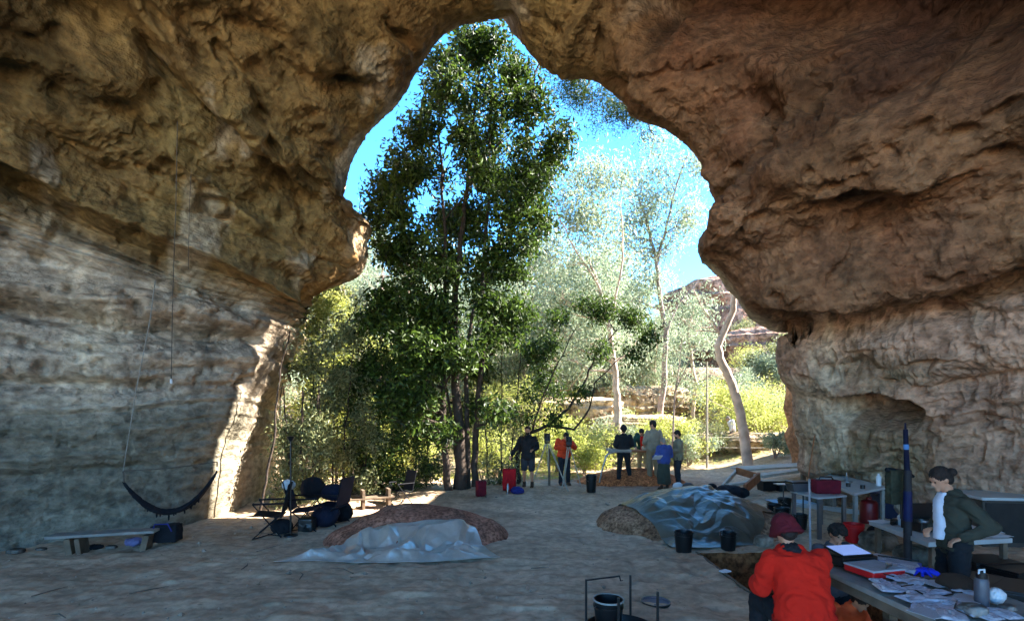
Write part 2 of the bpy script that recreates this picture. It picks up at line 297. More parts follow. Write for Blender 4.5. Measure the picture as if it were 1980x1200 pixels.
for k in range(60):
    x = RS.uniform(20, 640); y = RS.uniform(30, 480); dent(x, y, RS.uniform(.08, .2), RS.uniform(.08, .25))
disp *= np.where(S < 2.3, .8, 1)
pos = p+n*disp[:, None]
# macro rock colours (stains and beds, plus shade painted on the right roof)
def C3(h): return np.array(lin(h)[:3])
k1 = fbm(p, .6, 4, off=201)[:, None]*.5+.5; k2 = fbm(p, (1.2, 1.2, .35), 4, off=301)[:, None]*.5+.5; k3 = fbm(p, 2.2, 4, off=401)[:, None]*.5+.5
tz = tilt-.10*w2+.05*w3; b1 = vnoise(np.stack([tz*3.1, tz*0+.5, w1*.8], 1)); b2 = vnoise(np.stack([tz*11, tz*0+3.5, w2*.8], 1)); bed = np.clip(.5+.75*b1+.45*b2, 0, 1)[:, None]
gold = C3('9c8756'); brown = C3('86623f'); red = C3('8a5a45'); grey = C3('8f8a80'); olive = C3('6d6848'); pale = C3('cfc3ad'); beige = C3('ab9a80'); rust = C3('a5612c')
colW = C3('b0a698')*1.15*(1-bed*.6)+C3('85705a')*bed*.6; hz_ = sstep(2.9, 2.0, p[:, 2]+.3*w2)[:, None]; colW = colW*(1-hz_)+(grey*.8*(1-k1*.4)+olive*k1*.4)*(.8+.35*(1-bed))*hz_
wst = sstep(.58, .75, k2[:, 0])[:, None]*sstep(1.5, 3., p[:, 2])[:, None]; colW = colW*(1-.6*wst)+pale*.6*wst
bst = sstep(.50, .75, 1-k2[:, 0])[:, None]; colW = colW*(1-.35*bst)
colC = gold*(1-k1)+brown*k1; colC = colC*(1-.4*k3)+.4*k3*olive; pl = sstep(.6, .72, k2[:, 0])[:, None]; colC = colC*(1-.5*pl)+pale*.5*pl
ru = sstep(2.9, 2.5, S)[:, None]*sstep(8.5, 6.5, p[:, 2])[:, None]; colC = colC*(1-.12*ru)+rust*.12*ru
colR = brown*(1-k1)+red*k1; colR = colR*(1-.3*k3)+beige*.3*k3
colL = C3('b79a86')*(1-k1*.6)+red*k1*.6; mo = (np.exp(-np.sum(((p-at(1660, 870))/np.array([1.6, 1.6, .8]))**2, 1))+.7*np.exp(-np.sum(((p-at(1700, 715))/np.array([1., 1., .4]))**2, 1)))[:, None]*np.clip(k3*1.6, 0, 1)
colL = colL*(1-.75*np.clip(mo, 0, 1))+C3('4f5a38')*.75*np.clip(mo, 0, 1); whs = sstep(.55, .7, k2[:, 0])[:, None]; colL = colL*(1-.45*whs)+pale*.45*whs
iW, iC, iR, iL = isW[:, None], isC[:, None], (isR*(1-isLow))[:, None], (isR*isLow)[:, None]
tint = colW*iW+colC*iC*(1)+colR*iR+colL*iL; tot = iW+iC+iR+iL; tint = tint/np.maximum(tot, .3)
drk = sstep(.62, .8, fbm(p, (.9, .9, .45), 4, off=501)*.5+.5)[:, None]; tint = tint*(1-.55*drk)*np.array([1.04, 1.0, .95])
roof_shade = (isR*(1-isLow)*sstep(5.4, 7.2, p[:, 2]+.9*w2+.6*w3)*sstep(9.8, 7.2, p[:, 1]+.9*w1+.5*w2))[:, None]; tint = tint*(1-.18*isC[:, None]-.22*(isR*(1-isLow))[:, None]); tint = tint*(1-roof_shade)+tint*np.array([.30, .27, .30])*roof_shade  # shade painted into the rock colour of the upper right roof
ext = sstep(2.35, 2.1, S)[:, None]; tint = tint*(1-ext)+(C3('bfae98')*(1-.12*k1)+rust*.12*k1)*ext
tint = np.clip(tint, .01, .8)
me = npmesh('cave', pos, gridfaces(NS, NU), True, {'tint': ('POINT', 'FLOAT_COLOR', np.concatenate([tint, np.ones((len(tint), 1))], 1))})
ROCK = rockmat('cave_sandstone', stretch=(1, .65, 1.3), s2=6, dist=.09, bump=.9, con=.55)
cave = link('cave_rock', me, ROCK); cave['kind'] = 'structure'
def cave_at(px, py):
    """point on the displaced rock seen at a place"""
    pp = pos[fidx]; q = np.stack([990+F*pp[:, 0]/pp[:, 1], 800-F*(pp[:, 2]-CAMZ)/pp[:, 1]], 1); return Vector(pp[np.argmin((q[:, 0]-px)**2+(q[:, 1]-py)**2)])
# ---------------------------------------------------------------- terrain
PIT = (2.98, 4.9, 5.05, 8.25)
def gh(x, y, detail=True):
    x = np.atleast_1d(np.asarray(x, float)); y = np.atleast_1d(np.asarray(y, float)); q = np.stack([x, y, x*0], 1)
    h = .05*fbm(q, .5, 3)+.018*fbm(q, 2.2, 3, off=9)
    if detail: h = h+.016*fbm(q, (5, 6, 1), 3, off=19)+.022*fbm(q, (1.6, 2.6, 1), 3, off=29, ridge=True)-.025*sstep(.38, .6, fbm(q, (3.2, 2.4, 1), 2, off=39))
    h = h+.5*sstep(8.0, 11.5, x)*sstep(9, 13, y)*sstep(40, 25, y)
    h = h+.12*np.exp(-((y-15)/2.5)**2)*sstep(3, -1, x)
    # outside: dips then climbs to the far side of the gully
    hill = sstep(20, 60, y)*9+sstep(60, 130, y)*5+.9*fbm(q, .12, 4, off=33)*sstep(22, 34, y)*4
    hill = hill+(-1.2)*np.exp(-((y-21)/4)**2)*sstep(3, -2, x)
    
    h = h+hill*sstep(18, 24, y)+hill*0
    h = h+sstep(-9, -22, x)*8*sstep(12, 20, y)+sstep(14, 30, x)*7*sstep(14, 24, y)
    return h
def gz(x, y): return float(gh(x, y, False)[0])
def axis(a): return np.unique(np.concatenate([np.linspace(*t) for t in a]))
gx = axis([(-150, -14, 60), (-14, -9, 40), (-9, 9, 460), (9, 14, 50), (14, 150, 60), (PIT[0], PIT[0]+.01, 2), (PIT[1], PIT[1]+.01, 2)])
gy = axis([(-80, -9, 30), (-9, 3, 60), (3, 14, 420), (14, 26, 180), (26, 70, 120), (70, 300, 60), (PIT[2], PIT[2]+.01, 2), (PIT[3], PIT[3]+.01, 2)])
GX, GY = np.meshgrid(gx, gy, indexing='ij'); X = GX.ravel(); Y = GY.ravel(); Z = gh(X, Y)
inp = (X > PIT[0]) & (X < PIT[1]) & (Y > PIT[2]) & (Y < PIT[3])
q = np.stack([X, Y, X*0], 1)
Z = np.where(inp, -1.02+.05*fbm(q, 1.5, 3), Z)
sand = C3('c2ab92'); warm = C3('b09272'); redd = C3('8a5a42'); bright = C3('8f8068'); green = C3('6d7a3a')
a1 = (fbm(q, .45, 4, off=3)*.5+.5)[:, None]; a2 = (fbm(q, (1.1, 1.7, 1), 4, off=8)*.5+.5)[:, None]; a3 = (fbm(q, 3, 4, off=12)*.5+.5)[:, None]
gc = sand*(1-a1*.55)+warm*a1*.55; gc = gc*(.75+.5*a2)*(.85+.3*a3)
rr = (np.exp(-(((X-4.2)/3.)**2+((Y-16.5)/1.8)**2))[:, None])*.9; gc = gc*(1-rr)+redd*rr*(.7+.6*a3)
bk = sstep(-4.5, -7, Y)[:, None]; gc = gc*(1-bk)+bk*C3('d8bd94')*(.8+.3*a3)  # unseen ground behind the camera, paled to bounce warm light into the cave
out = sstep(18.5, 23, Y)[:, None]; gc = gc*(1-out)+out*(bright*(1-.5*a3)+.5*a3*(green*(1-a1)+redd*a1))
gc = np.where(inp[:, None], C3('5b3f2c')*(.7+.5*a3), gc); gc = np.clip(gc, .01, .7)
me = npmesh('ground', np.stack([X, Y, Z], 1), gridfaces(len(gx), len(gy)), True, {'tint': ('POINT', 'FLOAT_COLOR', np.concatenate([gc, np.ones((len(gc), 1))], 1))})
GROUND = rockmat('ground_sand', bump=.45, s1=1.2, s2=7, dist=.03, con=.38, stretch=(1, 1.1, 1))
ground = link('ground', me, GROUND); ground['kind'] = 'structure'

# faces of the cut, dark layered earth
PITM = rockmat('pit_earth', bump=.8, s1=2, s2=12, dist=.03)
for (a, b_) in (((PIT[0], PIT[3]), (PIT[1], PIT[3])), ((PIT[0], PIT[2]), (PIT[0], PIT[3])), ((PIT[1], PIT[3]), (PIT[1], PIT[2])), ((PIT[1], PIT[2]), (PIT[0], PIT[2]))):
    n_ = 70; U, V = np.meshgrid(np.linspace(0, 1, n_), np.linspace(0, 1, 40), indexing='ij'); U = U.ravel(); V = V.ravel(); cx, cy_ = (PIT[0]+PIT[1])/2, (PIT[2]+PIT[3])/2
    x = a[0]*(1-U)+b_[0]*U; y = a[1]*(1-U)+b_[1]*U; zt_ = gh(x, y)+.004; z = -1.05+V*(zt_+1.05); q = np.stack([x, y, z], 1); d = .03+.03*fbm(q, 2.5, 3)
    if a[0] == b_[0]: x = x+np.sign(cx-a[0])*d
    else: y = y+np.sign(cy_-a[1])*d
    k = (fbm(q*np.array([.6, .6, 5]), 1, 3)*.5+.5)[:, None]; t = C3('6e4329')*(1-k)+C3('96643f')*k
    me = npmesh('ground_cut', np.stack([x, y, z], 1), gridfaces(n_, 40), True, {'tint': ('POINT', 'FLOAT_COLOR', np.concatenate([t, np.ones((len(t), 1))], 1))}); o = link('ground_cut', me, PITM); o['kind'] = 'structure'
# ---------------------------------------------------------------- vegetation
LM_DARK = leafmat('leaf_dark', '18270e', '5a7228', .38); LM_GREY = leafmat('leaf_greygreen', '6f8264', 'b3bb9c', .42)
LM_LIME = leafmat('leaf_lime', '85913c', 'd0d07a', .5); LM_SHRUB = leafmat('leaf_shrub', '4a5634', '9a9c6c', .4); LM_DRY = leafmat('leaf_dry', '7d6a4a', 'a98c66', .2)
BARK = mat('bark_dark', '40352d', .9, .35, 6, bump=.8, bscale=18, bdist=.03); BARKP = mat('bark_pale', 'c0ab9b', .8, .4, 2.2, bump=.5, bscale=9, bdist=.03); BARKT = mat('bark_tan', '93827a', .85, .4, 2.5, bump=.6, bscale=9, bdist=.03)
def leaves(C, size, droop=0., asp=.36, seed=1, lit=None):
    r = np.random.RandomState(seed); N = len(C); d = r.normal(size=(N, 3)); d[:, 2] -= droop; d /= np.linalg.norm(d, axis=1)[:, None]
    u = np.cross(d, r.normal(size=(N, 3))); u /= np.linalg.norm(u, axis=1)[:, None]+1e-9
    s = size*(.6+.8*r.rand(N))[:, None]; fold = np.cross(d, u)*s*.08
    V = np.stack([C, C+d*s*.5+u*s*asp*.5+fold, C+d*s, C+d*s*.5-u*s*asp*.5+fold], 1).reshape(-1, 3)
    Fq = np.arange(4*N).reshape(N, 4); lv = np.repeat(np.clip(r.rand(N)*.9+(0 if lit is None else lit), 0, 1), 4)
    return V, Fq, lv
LMUL = 6.0
def crown_pts(clumps, n_per, seed, twig=.12):
    """clumps: (x,y,z,r) -> leaf points in many small sprays"""
    r = np.random.RandomState(seed); out = []
    for (x, y, z, rad) in clumps:
        n = max(4, int(n_per*LMUL*rad*rad)); k = max(3, n//9)
        dirs = r.normal(size=(k, 3)); dirs /= np.linalg.norm(dirs, axis=1)[:, None]
        sp = np.array([x, y, z])+dirs*(rad*(.25+.75*r.rand(k)**.6))[:, None]*np.array([1, 1, .8])
        pts = np.repeat(sp, 9, 0)+r.normal(size=(k*9, 3))*twig; out.append(pts)
    return np.concatenate(out)
def wob(pts, amp, seed, sub=4):
    r = random.Random(seed); o = []
    for i in range(len(pts)-1):
        for k in range(sub):
            t = k/sub; q = Vector(pts[i]).lerp(Vector(pts[i+1]), t); o.append(q+Vector((r.uniform(-1, 1), r.uniform(-1, 1), r.uniform(-.3, .3)))*(amp if k else amp*.3))
    o.append(Vector(pts[-1])); return o
def make_tree(name, base, stems, clumps, leafm, barkm, npc=260, size=.14, droop=.3, asp=.36, seed=1, twig=.12, limb=.035, label='', cat='tree', group=None, amp=.03, crown='crown', trunkn='trunk', lit=None):
    """stems: [(list of points, r0, r1)], clumps: list of (x,y,z,r), all in world space"""
    base = Vector(base); root = empty(name, base, 0, label, cat, group); mb = MB(); nodes = []
    for i, (pts, r0, r1) in enumerate(stems):
        w_ = wob([Vector(p)-base for p in pts], amp, seed+i); k = len(w_)
        mb.tube(w_, [r0+(r1-r0)*(j/(k-1))**.8 for j in range(k)], 9); nodes += [(q, r0+(r1-r0)*(j/(k-1))) for j, q in enumerate(w_)]
    rr_ = random.Random(seed)
    for (x, y, z, r) in clumps:
        c = Vector((x, y, z))-base; best = None
        for q, rad in nodes:
            dz = c.z-q.z; dist = (c-q).length+(2.5*max(0, .3*(c-q).length-dz)); 
            if best is None or dist < best[0]: best = (dist, q, rad)
        q, rad = best[1], best[2]; L_ = (c-q).length
        if L_ > .05:
            m_ = q.lerp(c, .5)+Vector((rr_.uniform(-.1, .1)*L_, rr_.uniform(-.1, .1)*L_, -.08*L_+rr_.uniform(-.08, .08)*L_)); lr = min(rad*.55, limb+.012*L_)
            mb.tube([q, q.lerp(m_, .5)+Vector((0, 0, .02*L_)), m_, c], [lr, lr*.8, lr*.6, lr*.25], 5)
            for t in range(int(3+r*4)):
                e = c+Vector((rr_.gauss(0, 1), rr_.gauss(0, 1), rr_.gauss(0, .8)+.2))*r*.6; mb.tube([c.lerp(m_, rr_.random()*.4), c.lerp(e, .5)+Vector((0, 0, .03)), e], [lr*.35, lr*.25, .003], 4, cap=False)
    mb.build(trunkn, barkm, root, smooth=True)
    pts = crown_pts(clumps, npc, seed, twig)
    V, Fq, lv = leaves(pts, size, droop, asp, seed, lit); V = V-np.array(base)
    me = npmesh(name+'_leaves', V, Fq, False, {'lv': ('POINT', 'FLOAT', lv)}); link(crown, me, leafm, root); return root
def px_stem(pts, d): return [P(a, b, (c[0] if c else d)) for (a, b, *c) in pts]
def clumps_px(rows, d, seed, rmin=.3, rmax=.6, dens=1.0, thick=.8):
    """rows (py, pxL, pxR): fills the outline of the crown with clumps, as deep as it is wide"""
    r = random.Random(seed); out = []; z0 = rows[0][0]; z1 = rows[-1][0]; ys = [q[0] for q in rows]
    area = sum((rows[i+1][0]-rows[i][0])*((rows[i][2]-rows[i][1])+(rows[i+1][2]-rows[i+1][1]))/2 for i in range(len(rows)-1))*(d/F)**2
    n = int(area*dens)
    for _ in range(n*3):
        py = r.uniform(z0, z1); a = float(np.interp(py, ys, [q[1] for q in rows])); b = float(np.interp(py, ys, [q[2] for q in rows]))
        if r.random() > (b-a)/max(q[2]-q[1] for q in rows): continue
        u = r.random(); px = a+(b-a)*u; hw = (b-a)/2*d/F; dd = d+r.uniform(-1, 1)*thick*hw*math.sqrt(max(.05, 1-(2*u-1)**2))
        rad = r.uniform(rmin, rmax); c = P(px, py, d); out.append((c.x*1, dd, c.z, rad))
        if len(out) >= n: break
    return out
# --- tall multi-stemmed tree in the mouth
rows = [(58,900,975),(85,862,990),(120,845,1002),(160,822,1025),(200,805,1045),(250,792,1090),(280,778,1080),(320,742,1060),(360,722,1062),(400,716,1064),(440,730,1062),(480,742,1035),(520,755,1010),(560,760,1005),(600,725,1010),(650,690,1015),(700,685,1010),(750,715,1000),(800,745,990),(840,790,960)]
cl = clumps_px(rows, 14.4, 5, .26, .5, 3.6, .75)+clumps_px([(520,760,900),(600,720,900),(660,690,880),(720,690,900),(790,740,900)], 14.0, 6, .28, .45, 2.2, .5)
cl = [c for c in cl if random.Random(int(c[0]*991+c[2]*77)).random() < (1 if c[2] > 3.6 else .6) and not (c[1] < 14.5 and -2.25 < c[0]*14.4/c[1] < -.55 and c[2] < 7.5 and random.Random(int(c[0]*331+c[2]*57)).random() < .8)]
stems = [(px_stem([(868,962),(863,900),(857,800),(855,700),(858,600),(862,500),(857,400),(852,300),(846,160)], 14.2), .12, .02),
 (px_stem([(893,966),(890,860),(880,750),(876,650),(881,560),(893,450),(905,350),(913,250),(928,110)], 14.5), .17, .025),
 (px_stem([(917,950),(919,850),(926,750),(935,640),(934,520),(945,400),(946,300),(952,140)], 14.9), .11, .02),
 (px_stem([(905,958),(903,850),(899,700),(915,600),(960,500),(1010,400)], 14.7), .10, .02),
 (px_stem([(880,958),(884,900),(872,800),(840,650),(800,500),(770,400)], 14.6), .06, .015)]
make_tree('tall_tree', P(890, 962, 14.4), stems, cl, LM_DARK, BARK, 480, .165, .5, .38, 3, .16, .03, 'tallest dark green tree with several straight stems rising in the middle of the cave mouth')
# --- small arching tree right of it
rows = [(585,1120,1180),(610,1060,1235),(650,1020,1260),(690,1000,1255),(730,1005,1200),(770,1010,1150),(810,1015,1110),(835,1020,1060)]
cl = clumps_px(rows, 15.6, 9, .22, .42, 2.6, .6)
make_tree('arching_tree', P(1003, 935, 15.8), [(px_stem([(1003,935),(1000,880),(1020,838),(1060,822),(1100,790),(1130,740),(1150,690),(1190,640)], 15.7), .08, .02), (px_stem([(1060,822),(1110,830),(1140,790),(1150,740),(1200,690)], 15.6), .05, .012), (px_stem([(1030,835),(1045,780),(1080,700),(1110,640)], 15.6), .04, .012)],
 cl, LM_DARK, BARK, 480, .13, .5, .36, 5, .11, .02, 'low dark tree arching over the two people at the tripods')
# --- shrubs filling the left of the mouth
for i, (rws, d, b, lab, npc) in enumerate([
 ([(610,590,680),(660,580,700),(710,570,710),(760,560,720),(830,560,740),(900,550,740),(965,550,740)], 13.6, 640, 'tall leafy shrub with thin stems beside the sunlit rock', 420),
 ([(660,680,740),(720,650,790),(790,640,820),(860,650,850),(930,650,850),(975,660,830)], 14.6, 730, 'dense dark shrub between the rock and the tall tree', 400),
 ([(600,930,1010),(680,930,1015),(760,940,1010),(840,930,1005),(900,940,1000),(945,940,990)], 15.6, 965, 'thin leafy shrub behind the red pack', 240),
 ([(780,570,620),(850,540,640),(920,530,640),(975,520,630)], 12.4, 580, 'low shrub behind the camp chairs at the foot of the rock', 380),
 ([(850,760,800),(900,750,840),(950,750,850)], 15.5, 800, 'low scrub behind the reclined chair', 260)]):
    cl = clumps_px(rws, d, 20+i, .2, .42, (4.2, 7.0, 4.6, 6., 6.)[i]*1.35, .6)
    st = [(px_stem([(b+o, 960), (b+o*1.2, 850), (b+o*1.7, 740), (b+o*2, 660 if i < 3 else 860)], d), .03, .01) for o in (-20, 3, 22)]
    make_tree('leafy_shrub', P(b, 965, d), st, cl, LM_SHRUB if i != 1 else LM_DARK, BARK, npc, .11, .4, .32, 30+i, .1, .012, lab, 'shrub', crown='foliage', trunkn='stem')
make_tree('backlit_shrub', P(640, 930, 16.5), [(px_stem([(640+o,930),(645+o,780),(650+2*o,640)], 16.5), .04, .01) for o in (-30, 10, 40)], clumps_px([(570,590,700),(640,570,745),(720,560,750),(800,560,750),(860,580,740)], 16.5, 95, .25, .5, 3.2, .5), LM_LIME, BARK, 260, .13, .4, .34, 95, .14, .012, 'bright backlit yellow-green shrub behind the leafy shrub at the sunlit rock', 'shrub', crown='foliage', trunkn='stem')
make_tree('hanging_bush', P(585, 600, 13.2), [(px_stem([(585,605),(610,580),(625,550)], 13.2), .03, .01)], clumps_px([(528,622,645),(550,598,650),(580,570,650),(610,565,630),(640,590,625)], 13.2, 50, .16, .3, 9), LM_LIME, BARK, 900, .09, .2, .34, 50, .08, .01, 'bright green bush growing from the rock ledge on the left', 'bush', crown='foliage', trunkn='stem')
make_tree('ledge_bush', P(650, 640, 15.5), [(px_stem([(650,650),(680,610),(700,570)], 15.5), .03, .01)], clumps_px([(545,690,725),(580,665,745),(620,650,745),(660,640,730)], 15.5, 51, .18, .32, 4), LM_GREY, BARK, 480, .1, .2, .34, 51, .1, .01, 'pale green bush behind the bright bush on the ledge', 'bush', crown='foliage', trunkn='stem')
make_tree('sapling', P(500, 1000, 11.3), [(px_stem([(498,1003),(515,930),(530,850),(536,770),(545,700),(560,640)], 11.3), .035, .012)], clumps_px([(620,545,600),(680,545,600),(740,540,580)], 11.5, 52, .12, .22, 4.), LM_GREY, BARK, 330, .08, .3, .34, 52, .1, .008, 'slender sapling leaning along the sunlit rock edge', 'sapling', amp=.02)
# --- eucalypts outside
def euc(base, stems, rows, d, seed, lab, npc=110, bark=BARKP, rmin=.4, rmax=.9, dens=1.1, m=LM_GREY, size=.2, amp=.05):
    return make_tree('gum_tree', base, stems, clumps_px(rows, d, seed, rmin, rmax, dens, .5), m, bark, npc*1.05, size, 1.0, .30, seed, .38, .05, lab, 'tree', amp=amp)
euc(P(1276, 850, 26), [(px_stem([(1268,850),(1276,800),(1285,720),(1288,640),(1275,560),(1268,500),(1250,430),(1235,380)], 26), .19, .05), (px_stem([(1270,510),(1290,430),(1310,350),(1330,300)], 26), .09, .03), (px_stem([(1285,650),(1310,590),(1350,540)], 26), .08, .03)],
 [(255,1270,1330),(300,1235,1365),(350,1210,1375),(400,1190,1370),(450,1200,1350),(500,1215,1330),(560,1220,1320),(600,1230,1300)], 26, 61, 'tall gum tree with a reddish trunk behind the group of people', 100, BARKT)
euc(P(1195, 850, 22), [(px_stem([(1195,850),(1193,780),(1190,720),(1180,640),(1160,560),(1140,500)], 22), .21, .04), (px_stem([(1180,640),(1205,500),(1200,400)], 22), .07, .02), (px_stem([(1160,560),(1100,460),(1075,400)], 22), .05, .02)],
 [(290,1080,1130),(330,1060,1210),(380,1040,1215),(430,1040,1210),(490,1050,1220),(560,1060,1230),(640,1080,1240),(700,1090,1220)], 23, 62, 'gum tree with a broad white trunk behind the person in black', 100)
euc(P(1040, 850, 30), [(px_stem([(1080,850),(1070,700),(1040,600),(1020,520)], 30), .2, .05), (px_stem([(1070,700),(1110,600),(1150,520)], 30), .1, .03)],
 [(440,1000,1100),(490,990,1180),(540,1000,1210),(600,1000,1220),(660,1010,1210)], 30, 63, 'pale feathery gum tree just right of the tall tree', 80, dens=1.0)
euc(P(1443, 905, 20), [(px_stem([(1446,905),(1440,850),(1432,800),(1415,740),(1393,695),(1388,670),(1400,640),(1418,600),(1421,545),(1418,500)], 20), .21, .10), (px_stem([(1400,660),(1380,625),(1355,590),(1340,560)], 20), .07, .03)],
 [(560,1310,1350),(600,1310,1385),(650,1320,1380),(690,1330,1370)], 20, 64, 'bent gum tree with a curving bare trunk beside the cave mouth', 130, BARKP, .3, .55, 1.0, size=.15, amp=.015)
euc(P(1180, 850, 34), [(px_stem([(1180,850),(1160,700),(1150,600)], 34), .18, .05)], [(540,1120,1200),(600,1090,1240),(660,1090,1240),(720,1110,1230)], 34, 65, 'pale gum tree low behind the white trunk', 80, dens=1.0)
euc(P(1340, 850, 30), [(px_stem([(1335,850),(1345,740),(1330,650),(1340,590)], 30), .14, .05)], [(570,1310,1370),(620,1290,1390),(690,1290,1385),(760,1300,1370)], 30, 66, 'slim gum tree in front of the far cliff', 90, dens=1.1)
euc(P(740, 850, 28), [(px_stem([(735,850),(740,700),(735,600),(742,500)], 28), .15, .04)], [(400,700,760),(450,720,790),(540,700,800),(620,700,800)], 28, 67, 'thin gum tree seen left of the tall tree', 60, dens=.7)
# twiggy branches hanging over the mouth from a tree on top of the cliff
make_tree('overhanging_tree', P(1170, 60, 13.5), [(px_stem([(1170,60),(1140,150),(1130,190)], 13.5), .06, .02), (px_stem([(1190,80),(1210,200),(1215,250)], 13.3), .05, .01), (px_stem([(1230,120),(1240,220),(1265,262)], 13.2), .04, .01), (px_stem([(1060,90),(1035,140),(1030,190)], 13.2), .03, .01)],
 clumps_px([(150,1040,1150),(185,1085,1215),(215,1110,1235),(245,1150,1270)], 13.3, 70, .14, .26, 24), LM_DARK, BARK, 700, .085, .5, .2, 70, .12, .012, 'thin dark twigs of a tree hanging over the top of the cave mouth', 'tree', crown='foliage', trunkn='branches')
# --- shrubs scattered on the far slope and low plants
def shrub_proto(name, m, rad, h, n, seed, size, loc, lab, cat='shrub', group=None):
    r = random.Random(seed); cl = [(loc[0]+r.gauss(0, rad*.45), loc[1]+r.gauss(0, rad*.45), loc[2]+h*r.uniform(.3, .95), r.uniform(.25, .45)*rad) for _ in range(n)]
    st = [([loc, (loc[0]+r.gauss(0, rad*.2), loc[1]+r.gauss(0, rad*.2), loc[2]+h*.4), (loc[0]+r.gauss(0, rad*.4), loc[1]+r.gauss(0, rad*.4), loc[2]+h*.8)], .03+.01*h, .008) for _ in range(4)]
    return make_tree(name, loc, st, cl, m, BARKT, 300/max(rad, .5)**1.3, size, .2, .34, seed, .12*rad, .012, lab, cat, group, crown='foliage', trunkn='stem')
gS = 'shrubs on the sunlit slope outside'
def gl(x, y): return (x, y, gz(x, y)-.05)
protos = [shrub_proto('slope_shrub', LM_GREY, 1.3, 2.2, 12, 81, .15, gl(-9, 33), 'grey-green shrub on the sunlit slope outside', group=gS),
 shrub_proto('slope_shrub', LM_LIME, 1.4, 1.8, 12, 82, .15, gl(6, 30), 'lime-green shrub on the sunlit slope outside', group=gS),
 shrub_proto('slope_shrub', LM_SHRUB, 1.2, 2.6, 12, 83, .15, gl(-4, 36), 'mid-green shrub on the sunlit slope outside', group=gS)]
rg = random.Random(4)
for k in range(130):
    y = 23+42*rg.random()**1.2; x = rg.uniform(-.55, .6)*y; i = rg.choice([0, 0, 1, 2, 1]); s_ = rg.uniform(.5, 1.15)*(1+.012*(y-22))
    if 5.5 < x < 12 and y < 31: continue
    dup(protos[i], gl(x, y), rg.uniform(0, 6.28), protos[i]['label'], s_)
for (px, py, d, rad, h, m, lab) in [(1460, 850, 25, 2.2, 2.6, LM_LIME, 'broad yellow-green bush right of the bent gum trunk'), (1395, 820, 29, 1.6, 2.2, LM_LIME, 'yellow-green bush left of the bent gum trunk'),
 (1485, 690, 36, 2.2, 2.4, LM_LIME, 'green bush on the far rocks close to the cave edge'), (1130, 915, 19, 1.1, 1.6, LM_LIME, 'bright yellow-green undergrowth behind the tripod person'), (1075, 915, 19.5, .9, 1.5, LM_LIME, 'bright undergrowth between the two tripod people'),
 (960, 930, 18.5, 1.0, 1.5, LM_LIME, 'bright undergrowth behind the red pack'), (800, 930, 19, 1.3, 1.6, LM_LIME, 'bright bush behind the reclined chair'), (1500, 895, 21, .5, 1.2, LM_GREY, 'small spindly plant beside the bent gum trunk'), (1330, 890, 22, .8, 1.3, LM_GREY, 'grey-green plant behind the bearded person'), (700, 930, 19, 1.3, 1.6, LM_LIME, 'sunlit bush seen through the dark shrub'), (640, 800, 20, 1.8, 3.4, LM_LIME, 'tall sunlit yellow-green bush behind the leafy shrub by the rock'), (720, 760, 22, 1.8, 4.2, LM_LIME, 'tall sunlit bush left of the tall tree trunks'), (590, 790, 18, 1.3, 3.6, LM_GREY, 'pale sunlit bush close behind the lit rock edge'), (1215, 850, 22, 1.2, 1.8, LM_GREY, 'grey-green bush in front of the ledge between the white trunk and the tall person'), (1160, 860, 21, 1.1, 1.7, LM_SHRUB, 'green bush in front of the ledge left of the white trunk'), (1290, 850, 22.5, 1.2, 2.0, LM_LIME, 'yellow-green bush behind the short person in blue'), (1350, 860, 24, 1.2, 1.8, LM_SHRUB, 'green bush left of the thin pale pole'), (1010, 800, 24, 2., 4., LM_LIME, 'sunlit yellow-green thicket right of the tall tree trunks')]:
    c = P(px, py, d); c.z = 0; shrub_proto('bush', m, rad, h, 16, int(px), .12, (c.x, c.y, gz(c.x, c.y)-.05), lab, 'bush')
# --- rocks outside: cliff and stepped ledges
CLIFF = rockmat('cliff_sandstone', bump=.8, s1=.6, s2=3, dist=.2)
def rockmass(name, c, size, seed, lay, label, cat, col, n=150, amp=.22, power=4, rz=0, par=None, kind=None, m=None, lumps=1.):
    """a weathered block: superellipsoid with bedding and lumps"""
    u = np.linspace(0, 2*np.pi, n); v = np.linspace(-np.pi/2, np.pi/2, n); U, Vv = np.meshgrid(u, v, indexing='ij'); U = U.ravel(); Vv = Vv.ravel()
    sp = lambda t: np.sign(t)*np.abs(t)**(2/power)
    q = np.stack([sp(np.cos(Vv))*sp(np.cos(U)), sp(np.cos(Vv))*sp(np.sin(U)), sp(np.sin(Vv))], 1); S_ = np.array(size)/2; qq = q*S_+np.array([seed*7.1, 0, 0]); f = 2.2/min(size)
    d = amp*lumps*fbm(qq, f*.5, 4)+amp*.5*fbm(qq, f*1.6, 4, off=5); zt = qq[:, 2]+.12*min(size)*fbm(qq, f*.4, 2, off=3)
    fr = (zt*lay)%1; d += amp*.35*(np.where(fr < .75, fr/.75, (1-fr)/.25)-.5)
    q2 = q*S_*(1+d)[:, None]; q2[:, 2] = q[:, 2]*S_[2]*(1+.4*d)
    k = (fbm(qq, f*1.2, 4, off=8)*.5+.5)[:, None]; k2_ = (np.sin(zt*lay*6)*.5+.5)[:, None]
    t = C3(col[0])*(1-k)+C3(col[1])*k; t = t*(.8+.3*k2_); t = np.clip(t, .01, .8)
    me = npmesh(name, q2, gridfaces(n, n), True, {'tint': ('POINT', 'FLOAT_COLOR', np.concatenate([t, np.ones((len(t), 1))], 1))})
    o = link(name, me, m or CLIFF, par, c); o.rotation_euler = (0, 0, rz)
    if label: tag(o, label, cat)
    if kind: o['kind'] = kind
    return o
cc = ('b08a74', '8a6a5c')
rockmass('cliff', P(1440, 640, 50), (15, 10, 9), 1, .8, None, None, cc, 220, .20, 5, .2, kind='structure')
rockmass('cliff', P(1490, 690, 42), (8, 6, 4.5), 2, 1.2, None, None, cc, 160, .2, 4, -.2, kind='structure')
